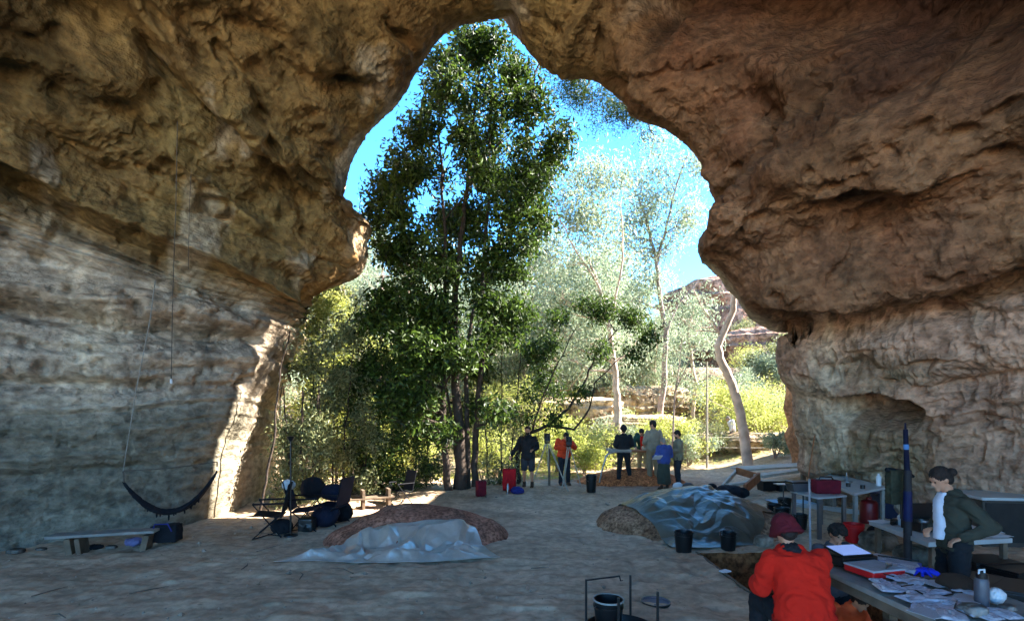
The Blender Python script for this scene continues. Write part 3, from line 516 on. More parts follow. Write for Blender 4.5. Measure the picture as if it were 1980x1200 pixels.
rockmass('cliff', P(1400, 760, 38), (12, 6, 3.6), 3, 1.2, None, None, ('a08a78', '7a6656'), 160, .2, 4, .1, kind='structure')
for i, (px, py, d, sz, lab) in enumerate([(1230, 830, 26, (5, 3, 1.5), 'layered sandstone ledge behind the group of people'), (1110, 800, 27, (5, 3, 1.7), 'layered sandstone ledge behind the arching tree'), (1380, 860, 25, (4, 2.4, 1.4), 'low orange rock ledge left of the bent gum trunk'), (1500, 860, 24, (5, 2, 1.2), 'low rock ledge right of the bent gum trunk'), (1240, 775, 31, (6, 3, 1.8), 'upper sandstone ledge on the slope behind the group')]):
    rockmass('rock_ledge', P(px, py, d), sz, 10+i, 3, lab, 'rock', ('c4b196', '8f7d66'), 90, .22, 4, .1*i)
# overhanging orange rock outside the mouth, left
rockmass('overhang_rock', (-9.6, 15.0, 8.6), (8.6, 5.4, 6.8), 21, 1.2, None, None, ('b5855c', 'a0602f'), 170, .10, 3.2, -.2, kind='structure', m=ROCK)

gT = 'pale gum trees standing far off on the slope'
make_tree('gum_sapling', P(1300, 880, 21), [(px_stem([(1300,880),(1305,760),(1320,650)], 21), .05, .015), (px_stem([(1305,760),(1340,680)], 21), .03, .01)], clumps_px([(600,1300,1340),(650,1270,1370),(720,1270,1375),(790,1280,1360)], 21, 90, .25, .5, 1.6), LM_GREY, BARKT, 150, .13, .8, .3, 90, .25, .02, 'pale young gum standing behind the bearded person', 'tree')
def far_gum(seed, h=9.):
    r = random.Random(seed); b = (0, 40, 0); st = [([b, (r.uniform(-.4, .4), 40, h*.4), (r.uniform(-1, 1), 40, h*.95)], .16, .04), ([(0, 40, h*.35), (r.uniform(-2, 2), 40.5, h*.8)], .08, .03)]
    cl = [(r.gauss(0, h*.17), 40+r.gauss(0, h*.13), h*r.uniform(.3, 1.0), r.uniform(.5, 1.0)) for _ in range(34)]
    return make_tree('gum_tree', b, st, cl, LM_GREY, BARKP, 60, .24, .9, .30, seed, .4, .05, 'pale gum tree far off on the slope beyond the cave mouth', 'tree', gT, amp=.1)
fg = [far_gum(201), far_gum(202, 11.)]; rg = random.Random(8); first = True
for k in range(60):
    y = rg.uniform(28, 62); x = rg.uniform(-.42, .42)*y
    if .28*y < x and y > 34: continue
    i = k % 2
    if k < 2: fg[i].location = gl(x, y)
    else: dup(fg[i], gl(x, y), rg.uniform(0, 6.28), fg[i]['label'], rg.uniform(.6, 1.05))
rockmass('added_shade_cliff', (14.4, 16.2, 4.2), (8.6, 7.4, 12.5), 31, .9, None, None, ('b08a68', '8a6248'), 120, .12, 5, 0, kind='structure', m=ROCK)  # hidden rock mass added outside to keep sun off the cave floor
# ---------------------------------------------------------------- people
SKIN = mat('skin_tan', 'c08a6c', .55, .06, 5, bump=.1); HAIRD = mat('hair_dark', '2a211c', .7, .3, 60, bump=.8, bscale=120); HAIRG = mat('hair_grey', '8d8479', .8, .2, 60, bump=.6, bscale=120)
def remeshed(mb, name, voxel, m, parent, wrinkle=0., wf=5., seed=0, smooth=4):
    me = bpy.data.meshes.new(name+'_src'); me.from_pydata(mb.v, [], mb.f); o = bpy.data.objects.new('tmp', me); COL.objects.link(o)
    r = o.modifiers.new('r', 'REMESH'); r.mode = 'VOXEL'; r.voxel_size = voxel; s = o.modifiers.new('s', 'SMOOTH'); s.factor = .5; s.iterations = smooth
    dg = bpy.context.evaluated_depsgraph_get(); me2 = bpy.data.meshes.new_from_object(o.evaluated_get(dg)); bpy.data.objects.remove(o); me2.name = name
    n = len(me2.vertices); co = np.zeros(n*3, np.float32); me2.vertices.foreach_get('co', co); co = co.reshape(-1, 3)
    if wrinkle:
        no = np.zeros(n*3, np.float32); me2.vertices.foreach_get('normal', no); no = no.reshape(-1, 3)
        q = co+seed*3.1; d = fbm(q+.25*np.stack([fbm(q, wf*.5, 2, off=3)]*3, 1), (wf, wf, wf*1.5), 3, gain=.55, ridge=True)*1.0+fbm(q, wf*.5, 2)*.5; co = co+no*(d*wrinkle)[:, None]; me2.vertices.foreach_set('co', co.astype(np.float32).ravel())
    me2.polygons.foreach_set('use_smooth', [True]*len(me2.polygons)); me2.update(); return link(name, me2, m, parent)
def cap(mb, a, b, ra, rb, n=12):
    a = Vector(a); b = Vector(b); mb.tube([a, a.lerp(b, .35), a.lerp(b, .7), b], [ra, ra*.7+rb*.3+.004, ra*.32+rb*.68, rb], n); mb.ell(a, (ra,)*3, n, 8); mb.ell(b, (rb,)*3, n, 8)
def loft(mb, rings, n=20):
    vs = []
    for c, rx, fy, wx, wy in rings:
        c = Vector(c); rx = Vector(rx); fy = Vector(fy)
        for j in range(n):
            a = 2*math.pi*j/n; ca, sa = math.cos(a), math.sin(a); vs.append(c+rx*(wx*math.copysign(abs(ca)**.8, ca))+fy*(wy*math.copysign(abs(sa)**.8, sa)))
    k = len(rings); fs = [(i*n+j, i*n+(j+1) % n, (i+1)*n+(j+1) % n, (i+1)*n+j) for i in range(k-1) for j in range(n)]+[tuple(range(n-1, -1, -1)), tuple((k-1)*n+j for j in range(n))]
    mb.add(vs, fs)
J0 = dict(head=(0,.02,1.63), neck=(0,-.01,1.47), chest=(0,0,1.28), waist=(0,.0,1.08), pelvis=(0,0,.95), shL=(-.19,-.01,1.42), shR=(.19,-.01,1.42), elL=(-.24,-.04,1.14), elR=(.24,-.04,1.14),
 haL=(-.25,.06,.90), haR=(.25,.06,.90), hiL=(-.095,0,.92), hiR=(.095,0,.92), knL=(-.11,.03,.50), knR=(.11,.03,.50), anL=(-.11,-.02,.09), anR=(.11,-.02,.09), look=(0,1,0), footL=(-.02,1,0), footR=(.02,1,0))
def person(label, loc, rz=0., s=1., pose=None, top=None, legs=None, shoes=None, hair=None, hat=None, hatkind=None, skin=None, top_len=.0, top_fat=.03, leg_fat=.02, sleeve='long', leg_len='long', voxel=.011, open_front=None, skirt=False, hairstyle='short', group=None, tname='jacket', fat=1., beard=False, eyes=False, wr=.019):
    J = {k: Vector(v) for k, v in J0.items()}
    for k, v in (pose or {}).items(): J[k] = Vector(v)
    root = empty('person', loc, rz, label, 'person', group); root.scale = (s, s, s)
    up = (J['neck']-J['pelvis']).normalized(); rx = (J['shR']-J['shL']).normalized(); hx = (J['hiR']-J['hiL']).normalized(); fs_ = up.cross(rx).normalized(); fh = Vector((0, 0, 1)).cross(hx).normalized()
    look = J['look'].normalized(); hz = (Vector((0, 0, 1))-look*look.z).normalized() if abs(look.z) < .95 else fs_*-1; hr = look.cross(hz).normalized()
    Rh = Matrix((hr, look, hz)).transposed(); H = J['head']
    def torso(mb, o, low=0.):
        pv = J['pelvis']-up*.04-Vector((0, 0, low))
        loft(mb, [(pv-up*.05, hx, fh, .12*fat+o, .08*fat+o), (J['pelvis'], hx, fh, .165*fat+o, .115*fat+o), (J['waist'], hx.lerp(rx, .5), fs_, .14*fat+o, .10*fat+o), (J['chest'], rx, fs_, .165*fat+o, .115*fat+o), ((J['chest']+J['neck'])*.5+up*.03, rx, fs_, .175*fat+o, .10*fat+o), (J['neck']-up*.02, rx, fs_, .11+o*.5, .065+o*.5), (J['neck']+up*.03, rx, fs_, .055+o*.4, .055+o*.4)])
        for k in 'LR': mb.ell(J['sh'+k]-up*.015, (.052+o*.8,)*3)
    b = MB(); torso(b, -.012)
    cap(b, J['neck']-up*.05, H-hz*.06, .055, .052)
    b.ell(H+hz*.025, (.075, .095, .10), 20, 14, Rh); b.ell(H-hz*.04+look*.025, (.055, .065, .075), 16, 10, Rh); b.ell(H+look*.10-hz*.015, (.013, .022, .022), 10, 6, Rh); b.ell(H+look*.08-hz*.09, (.026, .026, .02), 10, 6, Rh)
    b.ell(H+look*.082+hz*.03, (.05, .018, .012), 10, 6, Rh); b.ell(H+look*.088-hz*.055, (.024, .012, .010), 10, 6, Rh)
    for sg in (-1, 1): b.ell(H+hr*(.077*sg)-hz*.005, (.012, .02, .032), 8, 6, Rh)
    for k, sg in (('L', -1), ('R', 1)):
        cap(b, J['sh'+k], J['el'+k], .045, .037); cap(b, J['el'+k], J['ha'+k], .037, .025)
        d = (J['ha'+k]-J['el'+k]).normalized(); pn = d.cross(rx); pn = pn.normalized() if pn.length > .1 else fs_; sd = d.cross(pn).normalized()
        pc = J['ha'+k]+d*.045; b.ell(pc, (.040, .016, .05), 12, 8, Matrix((sd, pn, d)).transposed())
        for i, (off, ln) in enumerate(((-.028, .058), (-.010, .070), (.009, .066), (.026, .052))):
            f0 = pc+d*.035+sd*off; f1 = f0+d*ln*.5+pn*.008; f2 = f1+d*ln*.38+pn*.026*(1+.15*i); b.tube([f0, f1, f2], [.0095, .009, .0075], 8); b.ell(f2, (.0075,)*3, 8, 6)
        tdir = sd*(-1); t0 = pc-d*.02+tdir*.03; t1 = t0+tdir*.022+d*.028; t2 = t1+d*.03+pn*.01; b.tube([t0, t1, t2], [.012, .0105, .008], 8); b.ell(t2, (.008,)*3, 8, 6)
        cap(b, J['hi'+k], J['kn'+k], .080*fat, .052); cap(b, J['kn'+k], J['an'+k], .052, .034)
        fd = J['foot'+k].normalized(); b.ell(J['an'+k]+fd*.05-Vector((0, 0, .045)), (.04, .11, .035), 12, 8, Matrix((Vector((fd.y, -fd.x, 0)).normalized(), fd, Vector((0, 0, 1)))).transposed())
    remeshed(b, 'body', voxel*.75, skin or SKIN, root)
    if eyes:
        e = MB()
        for sg in (-1, 1): e.ell(H+look*.088+hr*(.032*sg)+hz*.008, (.013, .008, .008), 8, 6, Rh)
        e.build('eyes', HAIRD, root, smooth=True)
    if top:
        t = MB(); torso(t, top_fat, top_len)
        if top_len: loft(t, [(J['pelvis']-up*.04-Vector((0, 0, top_len)), hx, fh, .165*fat+top_fat, .12*fat+top_fat), (J['waist'], hx, fs_, .15*fat+top_fat, .11*fat+top_fat)])
        for k in 'LR':
            cap(t, J['sh'+k]-up*.015, J['el'+k], .050+top_fat*.8, .042+top_fat*.8)
            if sleeve == 'long': cap(t, J['el'+k], J['el'+k].lerp(J['ha'+k], .93), .042+top_fat*.8, .032+top_fat*.5)
        t.ell(J['neck']+up*.0, (.07+top_fat*.3, .065+top_fat*.3, .04))
        remeshed(t, tname, voxel, top, root, wr, 5.5, seed=abs(hash(label)) % 1 + len(label))
    if open_front:
        f = MB(); fr = lambda c, a: Vector(c)+fs_*a
        loft(f, [(fr(J['pelvis'], .10+top_fat), hx, fs_, .06, .05), (fr(J['waist'], .09+top_fat), hx, fs_, .065, .05), (fr(J['chest'], .10+top_fat), rx, fs_, .065, .05), (fr((J['chest']+J['neck'])*.5, .085+top_fat), rx, fs_, .07, .05), (fr(J['neck'], .04+top_fat), rx, fs_, .055, .045)])
        [setattr(v_, 'co', v_.co) for v_ in ()]; f.v = [tuple(Vector(v_)+fs_*.014) for v_ in f.v]; remeshed(f, 'shirt', voxel*.8, open_front, root, .005, 8)
    if legs:
        g = MB(); loft(g, [(J['pelvis']-Vector((0, 0, .12)), hx, fh, .13*fat+leg_fat, .09*fat+leg_fat), (J['pelvis'], hx, fh, .165*fat+leg_fat*.6, .115*fat+leg_fat*.6), (J['waist']-up*.04, hx, fh, .145*fat+leg_fat*.5, .105*fat+leg_fat*.5)])
        for k in 'LR':
            if skirt: continue
            if leg_len == 'long': cap(g, J['hi'+k], J['kn'+k], .085*fat+leg_fat, .058+leg_fat); cap(g, J['kn'+k], J['an'+k], .058+leg_fat, .045+leg_fat)
            else: cap(g, J['hi'+k], J['hi'+k].lerp(J['kn'+k], .9), .09*fat+leg_fat, .075+leg_fat)
        if skirt: loft(g, [((J['anL']+J['anR'])/2+Vector((0, 0, .12)), hx, fh, .21, .19), ((J['knL']+J['knR'])/2, hx, fh, .21, .19), (J['pelvis'], hx, fh, .18, .14)])
        remeshed(g, 'skirt' if skirt else ('shorts' if leg_len != 'long' else 'trousers'), voxel, legs, root, wr*.8, 6, seed=2)
    for k in 'LR':
        if shoes is None: break
        fd = J['foot'+k].normalized(); sh = MB(); Rf = Matrix((Vector((fd.y, -fd.x, 0)).normalized(), fd, Vector((0, 0, 1)))).transposed(); a = J['an'+k]
        sh.ell(a+fd*.055-Vector((0, 0, .04)), (.05, .135, .048), 14, 8, Rf); sh.box(a+fd*.05-Vector((0, 0, .075)), (.09, .26, .03), Rf); cap(sh, a-Vector((0, 0, .03)), a+Vector((0, 0, .05)), .05, .052)
        remeshed(sh, 'boot', voxel*.8, shoes, root)
    if hair:
        h = MB(); h.ell(H+hz*.045-look*.012, (.086, .10, .095), 18, 12, Rh); h.ell(H-look*.05+hz*.0, (.078, .06, .09), 14, 10, Rh)
        if hairstyle == 'tail': h.ell(H-look*.125+hz*.0, (.035, .045, .04), 12, 8, Rh); cap(h, H-look*.14-hz*.01, H-look*.15-hz*.14, .03, .012)
        if hairstyle == 'bun': h.ell(H-look*.13+hz*.02, (.045, .045, .045), 12, 8, Rh)
        if hairstyle == 'curly':
            rr_ = random.Random(2)
            for _ in range(46):
                v = Vector((rr_.gauss(0, 1), rr_.gauss(-.4, 1), abs(rr_.gauss(0, 1))*.9)).normalized(); h.ell(H+Rh @ Vector((v.x*.09, v.y*.105, v.z*.11+.02)), (.022,)*3, 8, 6)
        remeshed(h, 'hair', .006, hair, root, .006, 30)
    if beard: bd = MB(); bd.ell(H+look*.055-hz*.085, (.055, .05, .045), 14, 8, Rh); remeshed(bd, 'beard', .007, hair, root, .005, 30)
    if hat:
        h = MB()
        if hatkind == 'beanie': h.ell(H+hz*.05-look*.008, (.098, .115, .115), 20, 12, Rh); loft(h, [(H+hz*.0-look*.01, hr, look, .10, .118), (H+hz*.055-look*.01, hr, look, .104, .122)])
        elif hatkind == 'hood': h.ell(H+hz*.025-look*.02, (.098, .112, .118), 20, 12, Rh); loft(h, [(J['neck']-up*.05-fs_*.03, rx, fs_, .125, .11), (J['neck']+up*.04-fs_*.02, rx, fs_, .088, .095), (H-hz*.05-look*.02, hr, look, .088, .105)])
        elif hatkind == 'bucket': h.ell(H+hz*.05-look*.01, (.102, .118, .112), 20, 12, Rh); loft(h, [(H-hz*.03-look*.015, hr, look, .128, .148), (H+hz*.0-look*.012, hr, look, .116, .134), (H+hz*.05-look*.01, hr, look, .103, .120)])
        elif hatkind == 'brim': h.ell(H+hz*.08, (.09, .105, .075), 20, 12, Rh); loft(h, [(H+hz*.055, hr, look, .16, .18), (H+hz*.068, hr, look, .155, .175)])
        remeshed(h, {'beanie': 'beanie', 'hood': 'hood', 'brim': 'hat', 'bucket': 'hat'}[hatkind], .008, hat, root, .007, 12)
    return root
def cloth(n, c, rough=.9, var=.15): return mat(n, c, rough, var, 6, bump=.35, bscale=220, bdist=.002)
BLK = cloth('cloth_black', '1f2023'); NAVY = cloth('cloth_navy', '171b2d'); BOOT = mat('boot_leather', '4a3425', .7, .2, 8); BOOTB = mat('boot_black', '1c1b1b', .6, .2, 8)
gm = lambda px, d, dz=0.: ((px-990)/F*d, d, gz((px-990)/F*d, d)+dz)
# seated person in red, foreground, back to us
sit = dict(pelvis=(0,0,.60), waist=(0,.03,.74), chest=(0,.09,.93), neck=(-.03,.17,1.10), head=(-.05,.22,1.25), shL=(-.22,.13,1.04), shR=(.20,.13,1.04), elL=(-.27,.20,.77), elR=(.27,.26,.78), haL=(-.20,.42,.74), haR=(.16,.50,.80), hiL=(-.10,.03,.57), hiR=(.10,.03,.57), knL=(-.17,.46,.55), knR=(.17,.46,.55), anL=(-.18,.44,.10), anR=(.18,.44,.10), look=(-.1,1,-.45))
red_ = person('person in a red jumper and maroon hat sitting with their back to us', (2.40, 4.2, .03), .0, .97, sit, cloth('cloth_red', 'd0200f', .95, .08), BLK, BOOTB, hat=cloth('cloth_maroon', '5e1620'), hatkind='bucket', hair=HAIRD, top_fat=.045, top_len=.05, fat=1.12, tname='jumper', wr=.024)
sc_m = MB(); sc_m.ell((-.03, .15, 1.115), (.085, .085, .05), 20, 10); sc_m.ell((-.03, .12, 1.09), (.11, .07, .04), 18, 8); remeshed(sc_m, 'scarf', .009, BLK, red_, .012, 14)
hm = MB(); loft(hm, [((0, 0, .50), (1,0,0), (0,1,0), .245, .185), ((0, .005, .57), (1,0,0), (0,1,0), .25, .19)]); remeshed(hm, 'hem_band', .011, cloth('cloth_reddark', 'a8180c', .95, .08), red_, .006, 20)
st_ = MB(); st_.box((0, 0, .47), (.36, .36, .04)); 
for a in (-1, 1):
    for c in (-1, 1): st_.box((a*.15, c*.15, .225), (.04, .04, .45))
so_ = st_.build('stool', mat('stool_wood', '7a5a3c'), None, bevel=.004, loc=(2.38, 4.16, gz(2.38, 4.16)-.02)); tag(so_, 'small wooden stool under the person in the red jumper', 'stool')
# person in green jacket on the right
pp = dict(head=(-.01,.13,1.585), neck=(0,.02,1.45), shL=(-.175,0,1.37), shR=(.175,-.02,1.38), elL=(-.25,-.20,1.13), haL=(-.20,.05,1.00), elR=(.22,.0,1.12), haR=(.12,.15,1.04), look=(-.1,1,-.5))
person('person with tied-back hair in an olive jacket over a white shirt at the right', (4.62, 5.35, gz(4.62, 5.35)), math.radians(80), .975, pp, cloth('cloth_olive', '3a3a30'), BLK, BOOTB, hair=HAIRD, hairstyle='bun', wr=.022, fat=.90, top_fat=.022, top_len=.06, open_front=cloth('cloth_white', 'c9cbd6'), eyes=True)
# two in the pit
person('person with curly dark hair standing in the pit, head just above the laptop', (4.08, 6.5, -.90), math.radians(190), 1.02, dict(look=(.25, 1, -.35), head=(0, .06, 1.61)), cloth('cloth_grey', '4a4a50'), BLK, BOOTB, hair=HAIRD, hairstyle='curly', eyes=True)
person('person in an orange shirt bending in the pit below the front table', (3.66, 5.62, -1.03), math.radians(200), .83, dict(head=(0,.20,1.55), neck=(0,.10,1.44), chest=(0,.05,1.27), look=(0, .8, -.7), elL=(-.28,.10,1.16), elR=(.28,.10,1.16), haL=(.02,.27,1.10), haR=(-.05,.26,1.06)), cloth('cloth_orange', 'ff6a3c', .95, .08), BLK, BOOTB, hair=HAIRD, hairstyle='bun', tname='shirt')
# people at the mouth
V_ = .014
person('person in a black jacket and shorts with one arm reaching towards the red pack', gm(1021, 15.2), math.radians(170), 1.03, dict(elR=(.33,-.02,1.17), haR=(.47,.06,.90), elL=(-.27,.02,1.15), haL=(-.18,.22,1.10), anL=(-.12,0,.09)), BLK, cloth('cloth_charcoal', '33353a'), BOOT, hair=HAIRD, top_len=.08, leg_len='short', voxel=V_, beard=True)
person('person in an orange jumper bending to the eyepiece of the front tripod', gm(1091, 16.0), math.radians(195), .98, dict(head=(0,.17,1.55), neck=(0,.09,1.44), chest=(0,.05,1.27), look=(0,1,-.5), elL=(-.30,.14,1.20), elR=(.30,.14,1.20), haL=(-.07,.34,1.32), haR=(.09,.32,1.22), anL=(-.14,-.03,.09), anR=(.14,.05,.09)), cloth('cloth_orangered', 'd5431f'), cloth('cloth_darknavy', '22242c'), BOOT, hair=HAIRD, voxel=V_, tname='jumper', top_fat=.045, fat=1.05)
person('person all in black seen from behind with feet apart on the sand heap', gm(1206, 16.3, .12), 0, 1.0, dict(elL=(-.27,.0,1.15), elR=(.27,.0,1.15), haL=(-.17,.20,1.06), haR=(.17,.20,1.06), anL=(-.17,-.05,.09), anR=(.20,.03,.09), knL=(-.13,.02,.5), knR=(.15,.04,.5), footL=(-.6,.8,0)), BLK, BLK, BOOT, hair=HAIRD, hat=BLK, hatkind='beanie', voxel=V_, top_fat=.035)
person('person in a green jacket and red shirt leaning over the sieve table', gm(1243, 17.5, .1), math.radians(160), 1.0, dict(head=(.02,.22,1.50), neck=(.0,.13,1.40), chest=(0,.07,1.24), look=(0,.8,-.7), elL=(-.28,.15,1.14), elR=(.28,.17,1.14), haL=(-.20,.42,1.02), haR=(.20,.42,1.02), anL=(-.20,.2,.09), anR=(.12,-.1,.09)), cloth('cloth_green', '24483c'), cloth('cloth_tan', 'a08a66'), BOOT, hair=HAIRD, open_front=cloth('cloth_redshirt', 'c8261c'), voxel=V_)
person('tall person in a pale khaki shirt and trousers with dark hair seen from behind', gm(1263, 16.4, .1), math.radians(15), 1.10, dict(elL=(-.26,.02,1.15), haL=(-.16,.22,1.05), look=(-.7,.7,-.3), knR=(.10,0,.5)), cloth('cloth_khaki', '8f8674'), cloth('cloth_khakib', '8f7c62'), BOOT, hair=HAIRD, voxel=V_)
person('short person in a blue top and long dark skirt writing on a clipboard', gm(1284, 15.2), math.radians(20), .89, dict(elL=(-.28,.0,1.14), elR=(.28,.0,1.14), haL=(-.22,.24,1.10), haR=(.10,.26,1.10), look=(-.2,1,-.6), head=(0,.06,1.60)), cloth('cloth_blue', '3b4a86'), cloth('cloth_darkgreen', '3c4238'), BOOT, hair=HAIRG, voxel=V_, skirt=True, top_fat=.05)
person('bearded person in a khaki shirt and dark shorts facing left with hands together', gm(1311, 16.0), math.radians(80), 1.0, dict(elL=(-.25,.0,1.14), elR=(.25,.0,1.14), haL=(-.08,.25,1.12), haR=(.10,.25,1.12), look=(0,1,-.35)), cloth('cloth_khaki2', '857a62'), cloth('cloth_darkgrey', '2f3136'), BOOTB, hair=HAIRD, beard=True, voxel=V_, top_len=.06, fat=1.05)
person('distant person in white behind the bent gum trunk', gm(1416, 24.), math.radians(60), .95, dict(head=(0,.2,1.5), neck=(0,.12,1.40), chest=(0,.06,1.25), look=(0,.8,-.5)), cloth('cloth_white2', 'd8d4dc'), cloth('cloth_lilac', '8f8798'), BOOT, hair=HAIRG, voxel=.02)
cb = MB(); cb.box((0, 0, 0), (.24, .32, .012), R3(-25)); o = cb.build('clipboard', mat('paper_white', 'd9dadd', .7, .04, 4, bump=0), None, loc=P(1271, 884, 14.95)); tag(o, 'white clipboard held by the short person in blue', 'clipboard')
cb = MB(); cb.box((0,0,.01), (.06,.02,.02)); cb.build('clip', mat('steel', '8a8c90', .35, .1, 4, metal=.9, bump=0), o)
# ---------------------------------------------------------------- things on the floor
WOOD = mat('old_wood', '6e5d4c', .85, .35, 5, bump=.6, bscale=30); WOODG = mat('grey_wood', '8d8880', .85, .25, 5, bump=.5, bscale=30); WOODR = mat('red_wood', '9a5f3c', .8, .3, 5, bump=.5, bscale=30)
BPL = mat('black_plastic', '131416', .35, .2, 5, spec=.5, bump=.1); STEEL = MATS['steel']; PAPER = MATS['paper_white']; REDP = mat('red_plastic', 'c8161a', .45, .1, 5, spec=.5, bump=.1)
SAND = rockmat('spoil_sand', bump=.8, s1=3, s2=18, dist=.03); WHP = mat('white_plastic', 'cfd3d6', .45, .06, 4, spec=.5, bump=.05); BLUEP = mat('blue_plastic', '1c3fa0', .45, .1, 5, spec=.5, bump=.1)
MAROON = cloth('bag_maroon', '6a1524'); BAGRED = cloth('bag_red', 'a8141c'); BAGBLU = cloth('bag_blue', '2a2f70'); DARKC = cloth('fabric_dark', '17181d'); ROPE = mat('rope', '5c5348', .9, .2, 20, bump=.4, bscale=200)
def G(px, py, z=0., dz=0.):
    """place on the floor seen at a pixel row"""
    d = gd(py, z)
    for _ in range(6): d = gd(py, gz((px-990)/F*d, d)+z)
    return Vector(((px-990)/F*d, d, gz((px-990)/F*d, d)+z+dz))
def thing(name, label, cat, loc, rz=0., group=None): return empty(name, loc, rz, label, cat, group)
# --- heaps of spoil with tarpaulins
def heap(name, c, rx, ry, h, seed, label, col, rot=0., n=150, pw=1.):
    u = np.linspace(-1.25, 1.25, n); U, V = np.meshgrid(u, u, indexing='ij'); U = U.ravel(); V = V.ravel(); q = np.stack([U*rx+seed, V*ry, U*0], 1)
    r = np.sqrt(U**2+V**2)*(1+.15*fbm(q, 1.2, 2)); z = h*np.clip(1-r**2, 0, 1)**pw*(1+.25*fbm(q, .9, 3))+.05*fbm(q, 3, 3)*sstep(1.1, .7, r)-.10*sstep(.88, 1.1, r)
    ca, sa = math.cos(rot), math.sin(rot); x = U*rx*ca-V*ry*sa; y = U*rx*sa+V*ry*ca; zz = z+gh(x+c[0], y+c[1], False)
    t = C3(col)*(.75+.5*(fbm(q, 2.5, 3)*.5+.5))[:, None]
    me = npmesh(name, np.stack([x, y, zz], 1), gridfaces(n, n), True, {'tint': ('POINT', 'FLOAT_COLOR', np.concatenate([t, np.ones((len(t), 1))], 1))})
    o = link(name, me, SAND, None, (c[0], c[1], 0)); tag(o, label, 'heap')
    def top(px_, py_):
        a = ((px_-c[0])*ca+(py_-c[1])*sa)/rx; b = (-(px_-c[0])*sa+(py_-c[1])*ca)/ry; q_ = np.stack([a*rx+seed, b*ry, a*0], 1); r_ = np.sqrt(a**2+b**2)*(1+.15*fbm(q_, 1.2, 2))
        return h*np.clip(1-r_**2, 0, 1)**pw*(1+.25*fbm(q_, .9, 3))+gh(px_, py_, False)
    return o, top
_, top1 = heap('sand_heap', (-1.72, 9.35), 1.75, 1.15, .55, 3, 'reddish sand heap half covered by the silver tarpaulin', '9a6b58', .1)
_, top2 = heap('sand_heap', (3.75, 10.5), 2.05, 1.6, .62, 9, 'brown sand heap under the dark green tarpaulin', '94745c', -.15)
heap('sand_heap', (3.9, 16.9), 1.9, 1.0, .42, 14, 'orange sand heap below the sieve table', 'a8673f', .1)
def facet(q, s, seed):
    """piecewise flat creases: random heights on a triangle lattice"""
    x = q[:, 0]*s; y = (q[:, 1]+.37*q[:, 0])*s; i = np.floor(x).astype(int); j = np.floor(y).astype(int); u = x-i; v = y-j; T = np.random.RandomState(seed).uniform(-1, 1, (97, 89)); h = lambda a, b: T[a % 97, b % 89]
    lo = h(i, j)+u*(h(i+1, j)-h(i, j))+v*(h(i+1, j+1)-h(i+1, j)); hi = h(i, j)+v*(h(i, j+1)-h(i, j))+u*(h(i+1, j+1)-h(i, j+1)); return np.where(u > v, lo, hi)
def tarp(name, corners, topf, mat_, label, seed, lift=.03, nx=130, ny=80, amp=.09, hem=.04):
    """corners: 4 ground points, order round the sheet; drapes over topf"""
    u = np.linspace(0, 1, nx); v = np.linspace(0, 1, ny); U, V = np.meshgrid(u, v, indexing='ij'); U = U.ravel()[:, None]; V = V.ravel()[:, None]; A, B, Cc, D = [np.array(c[:2], float) for c in corners]
    xy = A*(1-U)*(1-V)+B*U*(1-V)+Cc*U*V+D*(1-U)*V; q = np.stack([xy[:, 0]*1.0+seed, xy[:, 1]*1.0, xy[:, 0]*0], 1)
    xy = xy+.16*np.stack([fbm(q, 1.3, 2), fbm(q, 1.3, 2, off=5)], 1)
    q = q+.3*np.stack([fbm(q, 1.1, 2, off=61), fbm(q, 1.1, 2, off=67), q[:, 0]*0], 1)
    cr = fbm(q, 1.1, 3, gain=.42, ridge=True); cr2 = np.abs(np.sin(6*fbm(q, .5, 2, off=9)+q[:, 0]*2.2)); f = amp*(.45*(facet(q, 2.2, seed)+.35)+.6*np.abs(facet(q, 4.6, seed+1))+.12*facet(q, 11., seed+2))+amp*.4*(1-cr2)**2+.02
    base = topf(xy[:, 0], xy[:, 1]); ed = np.minimum(np.minimum(U, 1-U), np.minimum(V, 1-V)).ravel(); z = base+lift+np.clip(f, -.02, 1)*sstep(.0, .16, ed)+.03*hem*sstep(.06, .0, ed)*(.4+fbm(q, 2, 2))
    me = npmesh(name, np.stack([xy[:, 0], xy[:, 1], z], 1), gridfaces(nx, ny), True); me.set_sharp_from_angle(angle=math.radians(14)); o = link(name, me, mat_); sd = o.modifiers.new('s', 'SOLIDIFY'); sd.thickness = .006
    return tag(o, label, 'tarpaulin')
TARPS = mat('tarp_silver', 'b8b2a8', .34, .2, 4, spec=.6, bump=.5, bscale=16, bdist=.015, metal=.45); TARPG = mat('tarp_green', '595a50', .32, .25, 3, spec=.6, bump=.5, bscale=14, bdist=.015, metal=.3)
tarp('silver_tarpaulin', [(-3.5, 7.65), (-.25, 7.95), (-.62, 8.95), (-3.05, 8.6)], top1, TARPS, 'crumpled silver tarpaulin along the front of the reddish sand heap', 2, amp=.17, hem=.10, nx=200, ny=90)
tarp('green_tarpaulin', [(2.72, 8.5), (4.1, 8.6), (5.8, 11.2), (2.25, 11.5)], top2, TARPG, 'shiny dark green tarpaulin over the brown heap behind the buckets', 6, nx=240, ny=200, amp=.09)
